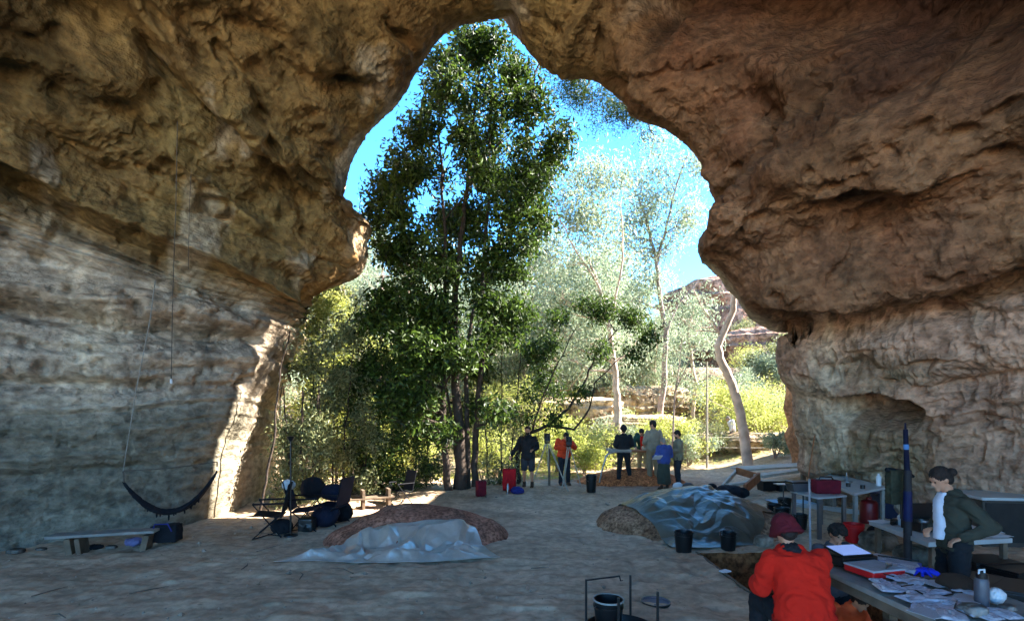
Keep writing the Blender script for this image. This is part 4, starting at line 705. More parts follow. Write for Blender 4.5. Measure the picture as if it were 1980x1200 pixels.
# --- buckets
def bucket_proto(name, label, r=.15, h=.33, m=None, hd='up', cat='bucket', rim_m=None, group=None):
    t = thing(name, label, cat, (0, 0, 0), 0, group); b = MB(); b.lathe([(0, .0), (r*.8, 0), (r*.82, .01), (r*.97, h*.9), (r, h), (r*.94, h), (r*.91, h*.88), (r*.77, .02), (0, .02)], 28); b.build('tub', m or BPL, t, smooth=True)
    b = MB(); b.lathe([(r*.96, h*.8), (r*1.03, h*.8), (r*1.03, h*.83), (r*.97, h*.83)], 28); b.build('band', m or BPL, t, smooth=True); b = MB(); b.lathe([(r*.99, h-.014), (r*1.04, h-.012), (r*1.05, h-.002), (r*1.0, h+.004), (r*.95, h)], 28); b.build('rim', rim_m or m or BPL, t, smooth=True)
    if hd:
        a = {'up': 80, 'down': -35}[hd]; pts = [Vector((r*1.03*math.cos(x), r*1.03*math.sin(x)*math.cos(math.radians(a))*1.0, h*.86+r*1.03*math.sin(x)*math.sin(math.radians(a)))) for x in [i*math.pi/14 for i in range(15)]]
        b = MB(); b.tube(pts, .004, 6); b.build('handle', STEEL, t, smooth=True)
    return t
gB = 'black buckets around the dig'
bu = bucket_proto('bucket', 'black bucket without raised handle at the tarpaulin corner by the pit', hd='down', group=gB); c = G(1322, 1066); bu.location = c
b2 = bucket_proto('bucket', 'black bucket with its wire handle standing up in front of the green tarpaulin', hd='up', r=.135, h=.29, group=gB); b2.location = G(1408, 1062); b2.rotation_euler.z = .4
for (px, py, z, lab, pr) in [(1497, 1003, 0, 'black bucket leftmost of the cluster behind the maroon hat', bu), (1512, 1012, 0, 'black bucket nearest of the cluster behind the maroon hat', bu), (1517, 990, 0, 'black bucket farthest of the cluster, with a tray stand above it', bu), (1547, 1022, 0, 'black bucket right of the cluster beside the tall thin pole', b2), (1143, 951, 0, 'tall black bin beside the ladder-like sieve frame', bu)]:
    dup(pr, G(px, py), random.uniform(0, 6), lab, None if px != 1143 else (1.05, 1.05, 1.5))
rb = bucket_proto('bucket', 'bright red bucket on the floor under the right tables', m=REDP, hd='down', r=.16, h=.32); rb.location = G(1651, 1047)
for i, px in enumerate((1482, 1512)):
    t = thing('tub', ('left' if i == 0 else 'right')+' of the two black storage tubs in front of the timber frame', 'tub', G(px, 948), .1); b = MB(); b.box((0, 0, .14), (.42, .36, .28), taper=.12); b.build('box_body', BPL, t, bevel=.01); b = MB(); b.box((0, 0, .29), (.46, .40, .03)); b.build('lid', BPL, t, bevel=.008)
# --- foreground: round sieve stand with bucket
c = G(1200, 1245); t = thing('sieve_stand', 'round black sieve stand on the floor in the foreground', 'sieve stand', c)
d0 = c.y
def loc3(px, py, d): return P(px, py, d)-c
b = MB(); b.lathe([(.30, .02), (.36, .02), (.37, .05), (.37, .16), (.345, .17), (.33, .15), (.33, .05), (.30, .02)], 44); b.build('ring', BPL, t, smooth=True)
b = MB(); b.lathe([(0, .055), (.325, .055), (.325, .065), (0, .065)], 36); b.build('mesh_disc', mat('sieve_mesh', '77727a', .7, .15, 90, metal=.3, bump=.8, bscale=300, bdist=.002), t, smooth=True)
for k, a in enumerate((150, 62, 255, 330)):
    a = math.radians(a); b = MB(); x, y = .36*math.cos(a), .36*math.sin(a); b.box((x, y, .29), (.022, .022, .58)); b.build('post', BPL, t, bevel=.002)
b = MB(); a0, a1 = math.radians(150), math.radians(62); p0 = Vector((.36*math.cos(a0), .36*math.sin(a0), .57)); b.tube([p0, p0+Vector((.36, .10, .01))], .009, 8); b.tube([p0+Vector((.36, .1, .01)), p0+Vector((.37, .1, -.04)), p0+Vector((.39, .09, -.03))], .007, 8); b.build('top_rail', BPL, t, smooth=True)
b3 = dup(bu, (c.x-.10, c.y+.10, c.z+.065), .5, 'black bucket with a pale rim standing in the round sieve stand'); b3.scale = (1, 1, 1.05)
for ch in b3.children:
    if ch.name.startswith('rim'): ch.data = ch.data.copy(); ch.data.materials.clear(); ch.data.materials.append(mat('pale_rim', '9a9a94', .5, .1))
lid = MB(); lid.lathe([(0, .006), (.155, .006), (.16, .012), (.16, .03), (.153, .03), (.152, .014), (0, .014)], 40); o = lid.build('flat_sieve', MATS['sieve_mesh'], None, smooth=True, loc=G(1268, 1166, 0, .0)); tag(o, 'flat round grey sieve lying on the floor beside the sieve stand', 'sieve')
lr = MB(); lr.lathe([(.158, .002), (.168, .002), (.17, .034), (.158, .034)], 40); lr.build('rim', BPL, o, smooth=True)
# --- bench, bag and clutter on the left
def board_thing(name, lab, cat, a, b_, w_, th, m, legs=(), legm=None, rz=None):
    a = Vector(a); b_ = Vector(b_); c = (a+b_)/2; dxy = (b_-a); L_ = dxy.length; rz = math.atan2(dxy.y, dxy.x); t = thing(name, lab, cat, (c.x, c.y, gz(c.x, c.y)), rz); tl = math.asin(dxy.z/L_)
    b = MB(); b.box((0, 0, c.z-t.location.z), (L_, w_, th), R3(0, -math.degrees(tl), 0)); b.build('seat' if cat == 'bench' else 'top', m, t, bevel=.006); return t, L_
A = P(97, 1036, 8.2); B = P(305, 1024, 8.55); t, L_ = board_thing('wooden_bench', 'long low plank bench against the foot of the left wall', 'bench', A, B, .30, .045, WOODG)
for x, k in ((-.30, 0), (-.21, 1), (.40, 0)):
    b = MB(); h = A.z-gz(A.x, A.y)-.01; b.box((x*L_, 0, h*.5-.02), (.09 if k == 0 else .07, .26, h+.02), R3(0, 12 if x > 0 else -8, 0)); b.build('leg', WOOD, t, bevel=.005)
def lumpy(name, label, cat, c, r, m, seed, wr=.04, wf=3., parent=None, flat=.5, vox=.02, sq=None):
    mb = MB(); rr_ = random.Random(seed); 
    if sq: mb.box((0, 0, r[2]), (r[0]*1.7, r[1]*1.7, r[2]*1.9))
    else: mb.ell((0, 0, r[2]*.9), r, 20, 14)
    for _ in range(4): mb.ell((rr_.uniform(-.5, .5)*r[0], rr_.uniform(-.5, .5)*r[1], r[2]*rr_.uniform(.5, 1.2)), (r[0]*.6, r[1]*.6, r[2]*.6), 14, 10)
    o = remeshed(mb, name, min(r)/9, m, parent, wr*max(r), wf/max(r)*.5, seed); o.location = c
    if label: tag(o, label, cat)
    return o
bag = thing('duffel_bag', 'dark duffel bag propped on the right end of the plank bench', 'bag', P(322, 1046, 8.75), .15)
o = lumpy('bag_body', None, None, (0, 0, 0), (.24, .15, .15), DARKC, 3, .06, sq=True, parent=bag); b = MB(); b.tube([(-.15, -.15, .2), (-.1, -.17, .33), (.1, -.17, .33), (.15, -.15, .2)], .012, 8); b.build('strap', BAGBLU, bag, smooth=True)
lumpy('plastic_bag', 'crumpled pale plastic bag under the middle of the bench', 'bag', G(258, 1054), (.13, .1, .07), mat('bag_pale', '6a6890', .4, .2, 5), 5, .12)
lumpy('cloth_bundle', 'small dark bundle on the floor under the left of the bench', 'bundle', G(180, 1060), (.14, .1, .03), DARKC, 6, .1)
for i, (px, py, s) in enumerate([(30, 1068, .16), (80, 1064, .10), (215, 1060, .12), (275, 1058, .09), (150, 1064, .09)]): rockmass('rock', G(px, py, 0, .03), (s*1.6, s, s*.5), 40+i, 5, ['flat stone at the far left foot of the wall', 'small stone left of the bench legs', 'flat stone below the middle of the bench', 'little stone right of the pale bag', 'little stone beside the bench leg'][i], 'rock', ('77706a', '5a534c'), 30, .2, 3)
# --- hammock and ropes
def sag(a, b, s, n=24, e=2.): a = Vector(a); b = Vector(b); return [a.lerp(b, i/n)-Vector((0, 0, s*(1-abs(2*i/n-1)**e))) for i in range(n+1)]
ha = cave_at(238, 912); ha = ha*.95+Vector((0, 0, CAMZ*.05)); hb = cave_at(420, 902); hb = hb*.93+Vector((0, 0, CAMZ*.07)); t = thing('hammock', 'dark hammock slung low along the left wall', 'hammock', (ha+hb)/2)
cc_ = (ha+hb)/2; b = MB(); pts = [p_-cc_ for p_ in sag(ha-Vector((0, 0, .16)), hb-Vector((0, 0, .08)), .66)]; k = len(pts)
for j in range(5): b.tube([p_+Vector((.0, (j-2)*.035*math.sin(math.pi*i/(k-1)), -.012*abs(j-2))) for i, p_ in enumerate(pts)], [.012+.028*math.sin(math.pi*i/(k-1))**.7 for i in range(k)], 8)
for i in range(6, 20): 
    if random.random() < .75: b.tube([pts[i], pts[i]+Vector((random.uniform(-.03, .03), 0, -random.uniform(.06, .18)))], [.02, .012], 6)
remeshed(b, 'hammock_cloth', .013, DARKC, t, .01, 9); b = MB(); b.tube([p_-cc_ for p_ in sag(ha+Vector((0, 0, .02)), hb+Vector((0, 0, .1)), .03)], .012, 6); b.build('ridge_rope', ROPE, t, smooth=True)
b = MB(); b.tube([ha-cc_+Vector((0, 0, .02)), ha-cc_+Vector((.02, 0, -.18))], .014, 6); b.tube([hb-cc_+Vector((0, 0, .1)), hb-cc_], .012, 6); b.build('end_rope', ROPE, t, smooth=True)
def rope(name, lab, pts, r=.008, m=ROPE, end=False):
    c = Vector(pts[0]); b = MB(); b.tube([Vector(p_)-c for p_ in pts], r, 6)
    o = b.build(name, m, None, smooth=True, loc=c); tag(o, lab, 'rope')
    if end: e = MB(); e.lathe([(0, -.05), (.018, -.04), (.02, 0), (.01, .03), (0, .04)], 10, Vector(pts[-1])-c); e.build('weight', WHP, o, smooth=True)
    return o
rp = cave_at(345, 205); rope('hanging_rope', 'long thin rope hanging from the roof with a small white weight at its end', [rp, P(340, 400, rp.y*.995), P(334, 560, rp.y*.99), P(331, 736, rp.y*.985)], .007, end=True)
rope('guy_rope', 'pale rope running down the left wall to the hammock end', [cave_at(301, 545)+Vector((.05, -.1, 0)), P(290, 620, ha.y*.98), P(262, 760, ha.y*.985), ha], .008, mat('rope_pale', '8f8a80', .9, .2, 20))
rq = cave_at(370, 330); rope('short_rope', 'thin short cord hanging from the roof right of the long rope', [rq, P(366, 400, rq.y*.99), P(364, 520, rq.y*.985)], .005)
# --- camp furniture at left centre
def camp_chair(name, lab, loc, rz, tilt=0., fab=None):
    t = thing(name, lab, 'camp chair', loc, rz); f = MB(); w_, dp, hs = .27, .24, .42
    for s_ in (-1, 1):
        f.tube([(s_*w_, -dp, 0), (s_*w_, dp, hs)], .011, 6); f.tube([(s_*w_, dp, 0), (s_*w_, -dp, hs+.2)], .011, 6); f.tube([(s_*w_, -dp, hs+.2), (s_*w_*1.05, dp+.05, hs+.2)], .018, 6); f.tube([(s_*w_, dp, hs), (s_*w_, dp+.12, .95)], .011, 6)
    f.tube([(-w_, -dp, 0), (w_, dp, .03)], .009, 6); f.tube([(w_, -dp, 0), (-w_, dp, .03)], .009, 6); f.build('frame', DARKC, t, smooth=True)
    s_ = MB(); s_.add([(-w_, -dp, hs), (w_, -dp, hs), (w_, dp, hs-.05), (-w_, dp, hs-.05), (0, 0, hs-.08)], [(0, 1, 4), (1, 2, 4), (2, 3, 4), (3, 0, 4)]); o = s_.build('seat', fab or DARKC, t); o.modifiers.new('s', 'SOLIDIFY').thickness = .012
    s_ = MB(); s_.add([(-w_, dp-.02, hs-.02), (w_, dp-.02, hs-.02), (w_, dp+.12, .96), (-w_, dp+.12, .96)], [(0, 1, 2, 3)]); o = s_.build('backrest', fab or DARKC, t); o.modifiers.new('s', 'SOLIDIFY').thickness = .015
    return t
camp_chair('camp_chair', 'black folding camp chair leftmost in front of the low shrub', G(522, 1034), math.radians(-75)); c = G(522, 1034)
o = lumpy('white_cloth', 'white cloth draped over the back of the leftmost camp chair', 'cloth', (c.x+.22, c.y+.28, c.z+.80), (.13, .05, .10), cloth('cloth_white3', 'b9bcbc'), 8, .06)
camp_chair('camp_chair', 'dark camp chair facing right behind the black lamp pole', G(592, 1022), math.radians(100), fab=NAVY)
camp_chair('camp_chair', 'dark blue camp chair beside the table, right of the pole', G(642, 1012), math.radians(-100), fab=NAVY)
c = G(612, 1004); lumpy('backpack', 'dark backpack piled on the camp chairs', 'backpack', (c.x-.05, c.y-.05, c.z+.45), (.26, .2, .24), DARKC, 9, .06, sq=False); lumpy('jacket_pile', 'heap of navy jackets on the camp chairs', 'jacket', (c.x+.42, c.y-.1, c.z+.45), (.30, .2, .16), NAVY, 10, .1)
lumpy('crate_bag', 'black square bag on the floor in front of the camp chairs', 'bag', G(594, 1026), (.16, .14, .13), BPL, 11, .03, sq=True)
t, L_ = board_thing('trestle_board', 'long narrow board raised behind the camp chairs', 'table', P(640, 968, 11.6), P(760, 958, 12.2), .35, .04, WOOD)
for x in (-.42, 0, .42): b = MB(); b.box((x*L_, 0, .22), (.06, .3, .44)); b.build('leg', WOOD, t)
camp_chair('folding_chair', 'black reclined chair silhouetted against the bright scrub', G(775, 974), math.radians(-50)).scale = (.85,)*3
c = G(562, 1036); t = thing('lamp_pole', 'thin black pole with a flat lamp head standing by the camp chairs', 'lamp pole', c); b = MB(); b.tube([(0, 0, 0), (0, 0, 1.78)], .018, 8); b.build('pole', BPL, t, smooth=True); b = MB(); b.lathe([(0, 1.74), (.03, 1.74), (.06, 1.80), (.07, 1.83), (0, 1.84)], 14); b.build('lamp_head', BPL, t, smooth=True); b = MB(); b.lathe([(.0, 0), (.13, 0), (.12, .03), (.02, .05), (0, .05)], 16); b.build('foot', BPL, t, smooth=True)
# --- packs, tripods, post and tools at the mouth
def pack(lab, c, s, m, rz=0.):
    t = thing('backpack', lab, 'backpack', c, rz); lumpy('pack_body', None, None, (0, 0, 0), (.19*s, .14*s, .28*s), m, 12, .04, parent=t, sq=True); lumpy('pocket', None, None, (0, -.13*s, .04), (.13*s, .06*s, .12*s), m, 13, .03, parent=t, sq=True)
    b = MB(); b.tube([(-.06*s, -.1, .52*s), (0, -.12, .6*s), (.06*s, -.1, .52*s)], .012, 6); b.build('handle', BPL, t, smooth=True); return t
pack('tall red backpack on the ground beside the person in black', G(985, 948), 1.1, BAGRED); pack('maroon backpack on the ground at the foot of the tall tree', G(930, 959), .75, MAROON, .4)
lumpy('blue_bag', 'blue bag on the ground in front of the red backpack', 'bag', G(1000, 954), (.17, .13, .10), BAGBLU, 15, .1)
c = G(982, 951); b = MB(); b.lathe([(0, 0), (.035, 0), (.035, .2), (.02, .24), (.02, .27), (0, .27)], 14); o = b.build('bottle', STEEL, None, smooth=True, loc=(c.x, c.y-.25, c.z)); tag(o, 'small pale bottle standing in front of the red backpack', 'bottle')
def tripod(lab, px, py, d, h, feet, m):
    c = P(px, py, d); c.z = gz(c.x, c.y); t = thing('survey_tripod', lab, 'tripod', c)
    for (fx, fy) in feet:
        e = Vector((fx, fy, gz(c.x+fx, c.y+fy)-c.z)); b = MB(); a0 = Vector((fx*.06, fy*.06, h)); s_ = e.cross(Vector((0, 0, 1))).normalized()*.03; b.tube([a0+s_, a0.lerp(e, .55)+s_*.5], .014, 6); b.tube([a0-s_, a0.lerp(e, .55)-s_*.5], .014, 6); b.tube([a0.lerp(e, .5), e], .018, 6); b.build('leg', m, t, smooth=True)
    b = MB(); b.lathe([(0, h-.03), (.08, h-.03), (.09, h+.02), (0, h+.02)], 16); b.build('head_plate', BPL, t, smooth=True)
    b = MB(); b.box((0, 0, h+.08), (.17, .14, .10)); b.box((-.075, 0, h+.20), (.03, .12, .18)); b.box((.075, 0, h+.20), (.03, .12, .18)); b.lathe([(0, h+.13), (.06, h+.13), (.055, h+.27), (0, h+.28)], 14); b.tube([(0, -.13, h+.2), (0, .13, h+.2)], .04, 12); b.build('instrument', mat('instrument_dark', '2b2a28', .5, .3, 9), t, bevel=.005); return t
LEGM = mat('tripod_wood', 'a39a8a', .6, .2, 6)
tripod('surveying tripod with a dark box instrument beside the post', 1058, 900, 15.4, 1.35, [(.55, -.75), (-.48, -.15), (.1, .6)], LEGM)
tripod('pale wooden surveying tripod used by the person in orange', 1100, 880, 15.6, 1.25, [(.38, .05), (-.26, -.5), (-.1, .5)], LEGM)
c = G(1062, 938); b = MB(); b.box((0, 0, .55), (.07, .07, 1.15)); b.box((0, 0, 1.14), (.08, .08, .02)); o = b.build('wooden_post', WOOD, None, bevel=.004, loc=c); tag(o, 'short brown post between the two tripods', 'post')
rope('thin_pole', 'thin pole leaning against the tall tree', [G(940, 962), P(925, 905, 14.6)], .012, WOOD)['category'] = 'pole'
# sieve frame with arched legs + sieve table
c = G(1165, 938); t = thing('sieve_stand', 'arched metal ladder-like frame holding the sieve beside the person in black', 'sieve frame', c)
for s_ in (0, .42):
    b = MB(); b.tube([(-.12+s_*.2, s_, 0), (0+s_*.2, s_, .55), (.12+s_*.2, s_, .92), (.22+s_*.2, s_, 1.02), (.40+s_*.2, s_, 1.06), (.9, s_, 1.06)], .026, 8); b.build('leg_tube', STEEL, t, smooth=True)
for h in (.3, .5, .7, .9): b = MB(); b.tube([(-.12+h*.22, 0, h), (-.04+h*.22, .42, h)], .014, 6); b.build('rung', STEEL, t, smooth=True)
b = MB(); b.box((.55, .21, 1.10), (.72, .5, .08)); b.build('sieve_tray', WOODG, t, bevel=.005)
t = thing('sieve_table', 'trestle with a wide sieve tray behind the person in black', 'table', gm(1240, 16.9, .1)); b = MB(); b.box((0, 0, .92), (1.0, .6, .05)); b.build('top', WOODR, t, bevel=.005)
for x in (-.42, .42):
    for y in (-.24, .24): b = MB(); b.tube([(x*1.1, y*1.1, -.1), (x, y, .9)], .022, 6); b.build('leg', LEGM, t)
lumpy('sample_bag', 'pale sample bag on the sieve tray', 'bag', gm(1250, 16.85, 1.04), (.16, .12, .10), cloth('cloth_sack', 'a59c88'), 17, .08)
# shovels and hats on heap
for (px, py, d, m, lab, s) in [(1311, 941, 12.3, WHP, 'white cap lying on the far edge of the green tarpaulin heap', 1.0), (1331, 943, 12.1, cloth('cloth_greybrown', '5a5450'), 'grey-brown hat beside the white cap behind the green tarpaulin', 1.1), (1377, 942, 12., DARKC, 'small dark hat resting behind the green tarpaulin', .9)]:
    c = P(px, py, d); c.z = top2(np.array([c.x]), np.array([c.y]))[0]; c.z = max(c.z, P(px, py, d).z-.05); t = thing('hat', lab, 'hat', c, .6); b = MB(); b.ell((0, 0, .06*s), (.11*s, .13*s, .10*s), 18, 12); remeshed(b, 'crown', .01, m, t, .01, 8); b = MB(); b.lathe([(.08, .02), (.15*s, .0), (.155*s, .008), (.08, .035)], 24, sy=1.2); b.build('brim', m, t, smooth=True)
lumpy('dark_sack', 'dark sack folded on the right top of the green tarpaulin', 'sack', P(1415, 962, 11.0), (.36, .26, .13), DARKC, 18, .1)
# --- timber frame, posts and fence outside
def beam(a, b, w_=.05, h=.2, twist=0):
    a = Vector(a); b = Vector(b); d = b-a; rz = math.atan2(d.y, d.x); ti = math.asin(d.z/d.length); return (a+b)/2, (d.length, w_, h), Euler((twist, -ti, rz)).to_matrix()
def beams(name, lab, cat, lst, parts, m, base):
    t = thing(name, lab, cat, base)
    for nm, a, b_, w_, h in lst:
        c_, s_, R_ = beam(a, b_, w_, h); q_ = MB(); q_.box((0, 0, 0), s_, R_); q_.build(nm, m[nm], t, bevel=.004).location = c_-Vector(base)
    return t
TIMB = mat('weathered_timber', 'b0a798', .85, .25, 3, bump=.6, bscale=25); bs = P(1470, 940, 15.5)
beams('timber_frame', 'weathered timber steps and frame on the ground in front of the bent gum tree', 'frame', [('front_board', P(1440, 945, 13.4), P(1468, 921, 14.4), .07, .24), ('top_board', P(1466, 920, 14.4), P(1552, 908, 15.5), .30, .08), ('back_board', P(1424, 909, 15.6), P(1468, 922, 14.6), .06, .20), ('side_board', P(1397, 940, 14.3), P(1425, 909, 15.8), .07, .12), ('deck_board', P(1428, 906, 16.2), P(1560, 898, 16.8), .8, .06), ('step_board', P(1405, 938, 14.2), P(1455, 930, 14.5), .2, .06)], None, {'front_board': WOODR, 'top_board': TIMB, 'back_board': WOODR, 'side_board': TIMB, 'deck_board': TIMB, 'step_board': TIMB}, bs)
for (px, pt, pb, d, w_, lab, m) in [(1553, 868, 922, 14.2, .10, 'dark square post at the foot of the right cave wall', WOOD), (1519, 856, 895, 22, .10, 'pale rope-fence post beyond the timber frame', TIMB)]:
    a = P(px, pb, d); a.z = min(a.z, gz(a.x, a.y))-.05; top_ = P(px, pt, d).z; b = MB(); b.box((0, 0, (top_-a.z)/2), (w_, w_, top_-a.z)); b.box((0, 0, top_-a.z+.006), (w_*1.1, w_*1.1, .03)); tag(b.build('fence_post', m, None, bevel=.005, loc=a), lab, 'post')
a = P(1367, 892, 21); a.z = gz(a.x, a.y)-.05; h = P(1367, 700, 21).z-a.z; b = MB(); b.tube([(0, 0, 0), (0, 0, h)], [.05, .035], 8); tag(b.build('thin_pole', TIMB, None, smooth=True, loc=a), 'tall thin pale pole standing behind the bearded person', 'pole')
for zz, lab in ((.95, 'upper fence wire stretched behind the bent gum trunk'), (.5, 'lower fence wire stretched behind the bent gum trunk')):
    p0 = P(1340, 845, 22.5); p1 = P(1560, 845, 22.5); z0_ = gz(p0.x, p0.y); o = rope('fence_rope', lab, sag((p0.x, p0.y, z0_+zz+.25), (p1.x, p1.y, z0_+zz+.25), .05, 10), .012, mat('rope_white', 'b8b2a8', .8, .1, 9)); 
b = MB(); p0 = G(1372, 893); beams('path_edging', 'pale timber edging board across the path by the bent gum tree', 'board', [('board', G(1370, 884)+Vector((0, 0, .06)), G(1425, 893)+Vector((0, 0, .06)), .12, .14)], None, {'board': TIMB}, G(1395, 888))
rope('ranging_pole', 'thin reddish rod leaning at the edge of the right cave wall', [P(1562, 925, 11.2), P(1575, 842, 11.6)], .012, WOODR)['category'] = 'rod'
# --- right side tables
def table(lab, c, sx, sy, h, rz, m, legm, th=.05, name='table', apron=False, ledge=0.):
    t = thing(name, lab, 'table', c, rz); b = MB(); b.box((0, 0, h-th/2), (sx, sy, th)); b.build('top', m, t, bevel=.006)
    for x in (-1, 1):
        for y in (-1, 1): b = MB(); b.box((x*(sx/2-.08), y*(sy/2-.08), (h-th)/2-.03), (.06, .06, h-th+.06)); b.build('leg', legm, t, bevel=.003)
    if apron:
        for x in (-1, 1): b = MB(); b.box((x*(sx/2-.04), 0, h-th-.045), (.03, sy-.02, .09)); b.build('apron', legm, t)
    return t
# far work table along the wall
def quadtable(name, lab, pts, th, m, legm, legs_at):
    pts = [Vector(p_) for p_ in pts]; c = sum(pts, Vector())/4; gz0 = gz(c.x, c.y); base = Vector((c.x, c.y, gz0)); t = thing(name, lab, 'table', base)
    b = MB(); up_ = [p_-base for p_ in pts]; b.add(up_+[p_-Vector((0, 0, th)) for p_ in up_], [(0, 1, 2, 3), (7, 6, 5, 4), (0, 4, 5, 1), (1, 5, 6, 2), (2, 6, 7, 3), (3, 7, 4, 0)]); b.build('top', m, t, bevel=.006)
    for (u, v) in legs_at:
        p_ = (up_[0]*(1-u)*(1-v)+up_[1]*u*(1-v)+up_[2]*u*v+up_[3]*(1-u)*v); g_ = gz(p_.x+c.x, p_.y+c.y)-gz0; h_ = p_.z-th-g_; b = MB(); b.box((p_.x, p_.y, g_+h_/2-.02), (.06, .06, h_+.04)); b.build('leg', legm, t, bevel=.003)
    return t
TOPW = mat('table_pale', 'b5b9b8', .45, .12, 3, spec=.5, bump=.1)
zt = lambda px, py, z: P(px, py, F*(CAMZ-z)/(py-800))
LG = [(.04, .08), (.96, .08), (.96, .92), (.04, .92)]
quadtable('work_table', 'long pale work table running along the foot of the right wall', [zt(1578, 924, .82), zt(1652, 953, .82), zt(1716, 940, .82), zt(1612, 914, .82)], .05, TOPW, WOODG, LG)
quadtable('small_table', 'small square folding table carrying the red tool bag', [zt(1528, 948, .75), zt(1582, 962, .75), zt(1638, 957, .75), zt(1590, 943, .75)], .03, TOPW, STEEL, LG)
quadtable('low_table', 'low pale table in front of the person in the olive jacket', [zt(1680, 1006, .62), zt(1795, 1048, .62), zt(1958, 1040, .62), zt(1850, 1004, .62)], .06, TOPW, WOOD, LG)
t = thing('tool_bag', 'maroon tool bag with a black handle on the small square table', 'bag', zt(1597, 953, .75), -.1); lumpy('bag_body', None, None, (0, 0, 0), (.26, .13, .13), MAROON, 21, .03, parent=t, sq=True); b = MB(); b.tube([(-.14, 0, .24), (-.1, 0, .31), (.1, 0, .31), (.14, 0, .24)], .016, 8); b.build('handle', BPL, t, smooth=True)
t = thing('metal_case', 'grey metal case with a dark lid at the left end of the small table', 'case', zt(1544, 950, .74), .05); b = MB(); b.box((0, 0, .09), (.40, .28, .16), taper=.2); b.build('case_body', STEEL, t, bevel=.015); b = MB(); b.box((0, 0, .19), (.40, .28, .035)); b.build('lid', BPL, t, bevel=.01)
def bottle(lab, c, r, h, m, name='bottle', capm=None):
    t = thing(name, lab, 'bottle', c); b = MB(); b.lathe([(0, 0), (r, 0), (r, h*.72), (r*.75, h*.82), (r*.35, h*.88), (r*.35, h*.9)], 20); b.build('bottle_body', m, t, smooth=True); b = MB(); b.lathe([(0, h*.88), (r*.45, h*.88), (r*.42, h*.99), (0, h)], 16); b.build('cap', capm or m, t, smooth=True); return t
bottle('white squeeze bottle standing on the long work table', zt(1699, 938, .82), .045, .24, WHP)
b = MB(); b.lathe([(0, 0), (.11, 0), (.11, .02), (.015, .03), (.015, .2), (0, .2)], 16); tag(b.build('tool_stand', STEEL, None, smooth=True, loc=zt(1637, 931, .82)), 'small metal stand in the middle of the long work table', 'stand')
# coat post
c = G(1757, 1094); c = Vector(((1755-990)/F*6.9, 6.9, 0)); c.z = gz(c.x, c.y); t = thing('marked_post', 'tall dark post wrapped in blue tape rising beside the low table', 'post', c)
b = MB(); b.tube([(0, 0, 0), (0, 0, 1.5)], [.05, .045], 12); b.build('lower_post', mat('post_dark', '2c2a2c', .7, .3), t, smooth=True); b = MB(); b.tube([(0, 0, 1.45), (-.01, 0, 1.55), (-.03, 0, 2.05)], [.032, .034, .028], 10); b.tube([(-.03, 0, 2.05), (-.035, 0, 2.14)], [.014, .008], 8); b.build('upper_rod', cloth('cover_navy', '12142c'), t, smooth=True)
b = MB(); b.tube([(-.02, 0, 1.78), (-.022, 0, 1.85)], [.034, .034], 10); b.build('blue_tape', mat('tape_blue', '4a7ab0', .5, .1), t, smooth=True); b = MB(); b.tube([(0, 0, .82), (0, 0, 1.22)], [.054, .05], 12); b.build('blue_cover', mat('cover_blue', '121a48', .6, .2), t, smooth=True)
cq = P(1733, 935, 7.1); t = thing('hung_vest', 'dark olive vest hanging from the marked post', 'vest', cq); lumpy('vest_body', None, None, (0, 0, -.28), (.13, .07, .24), cloth('cloth_olive2', '3a3b2c'), 23, .06, parent=t, sq=True); b = MB(); b.tube([(-.14, 0, .20), (0, 0, .17), (.14, 0, .15), (.24, 0, .10)], [.03, .045, .045, .02], 8); b.build('hanger', DARKC, t, smooth=True)
# cans, crates, containers between the tables
c = G(1680, 1010); b = MB(); b.lathe([(0, 0), (.15, 0), (.16, .02), (.16, .40), (.13, .46), (.05, .48), (.05, .53), (0, .53)], 24); tag(b.build('gas_bottle', mat('paint_darkred', '7a1519', .4, .15, 6, spec=.5), None, smooth=True, loc=c), 'dark red gas bottle standing behind the low table', 'gas bottle')
c = G(1712, 1000)
def crate(lab, c, s, m, rz=0., lidm=None, name='storage_box'):
    t = thing(name, lab, 'box', c, rz); b = MB(); b.box((0, 0, s[2]*.45), (s[0], s[1], s[2]*.9), taper=.07); b.build('box_body', m, t, bevel=.01); b = MB(); b.box((0, 0, s[2]*.95), (s[0]*1.05, s[1]*1.05, s[2]*.09)); b.build('lid', lidm or m, t, bevel=.008)
    for x in (-1, 1): b = MB(); b.box((x*s[0]*.51, 0, s[2]*.7), (.02, s[1]*.3, .03)); b.build('handle', BPL, t, bevel=.003)
    return t
BLUG = mat('plastic_slate', '30344a', .5, .2, 5)
crate('slate blue storage box beside the gas bottle', c, (.5, .35, .34), BLUG); crate('lavender-lidded storage box on the slate blue box', (c.x+.02, c.y, c.z+.345), (.5, .34, .22), BLUG, .1, mat('plastic_lavender', '6a6a90', .5, .1))
c = G(1775, 992); t = thing('water_container', 'white water container behind the marked post', 'water container', (c.x, c.y, c.z+.36)); b = MB(); b.box((0, 0, .2), (.34, .22, .38)); b.build('container_body', WHP, t, bevel=.05); b = MB(); b.box((.04, -.113, .2), (.15, .01, .06)); b.build('label_patch', mat('label_blue', '2c5c86', .5, .05), t); b = MB(); b.tube([(-.1, 0, .38), (-.06, 0, .44), (.08, 0, .44), (.12, 0, .38)], .016, 8); b.build('handle', WHP, t, smooth=True)
crate('long grey equipment case under the white water container', (c.x, c.y, c.z-.0), (.9, .45, .35), mat('plastic_grey', '45464a', .5, .15))
c = G(1835, 1000); crate('grey lidded case right of the white water container', (c.x, c.y+.1, c.z), (.8, .45, .55), mat('plastic_brown', '57504c', .6, .15)) 
zl = lambda px, py, z: zt(px, py, z)
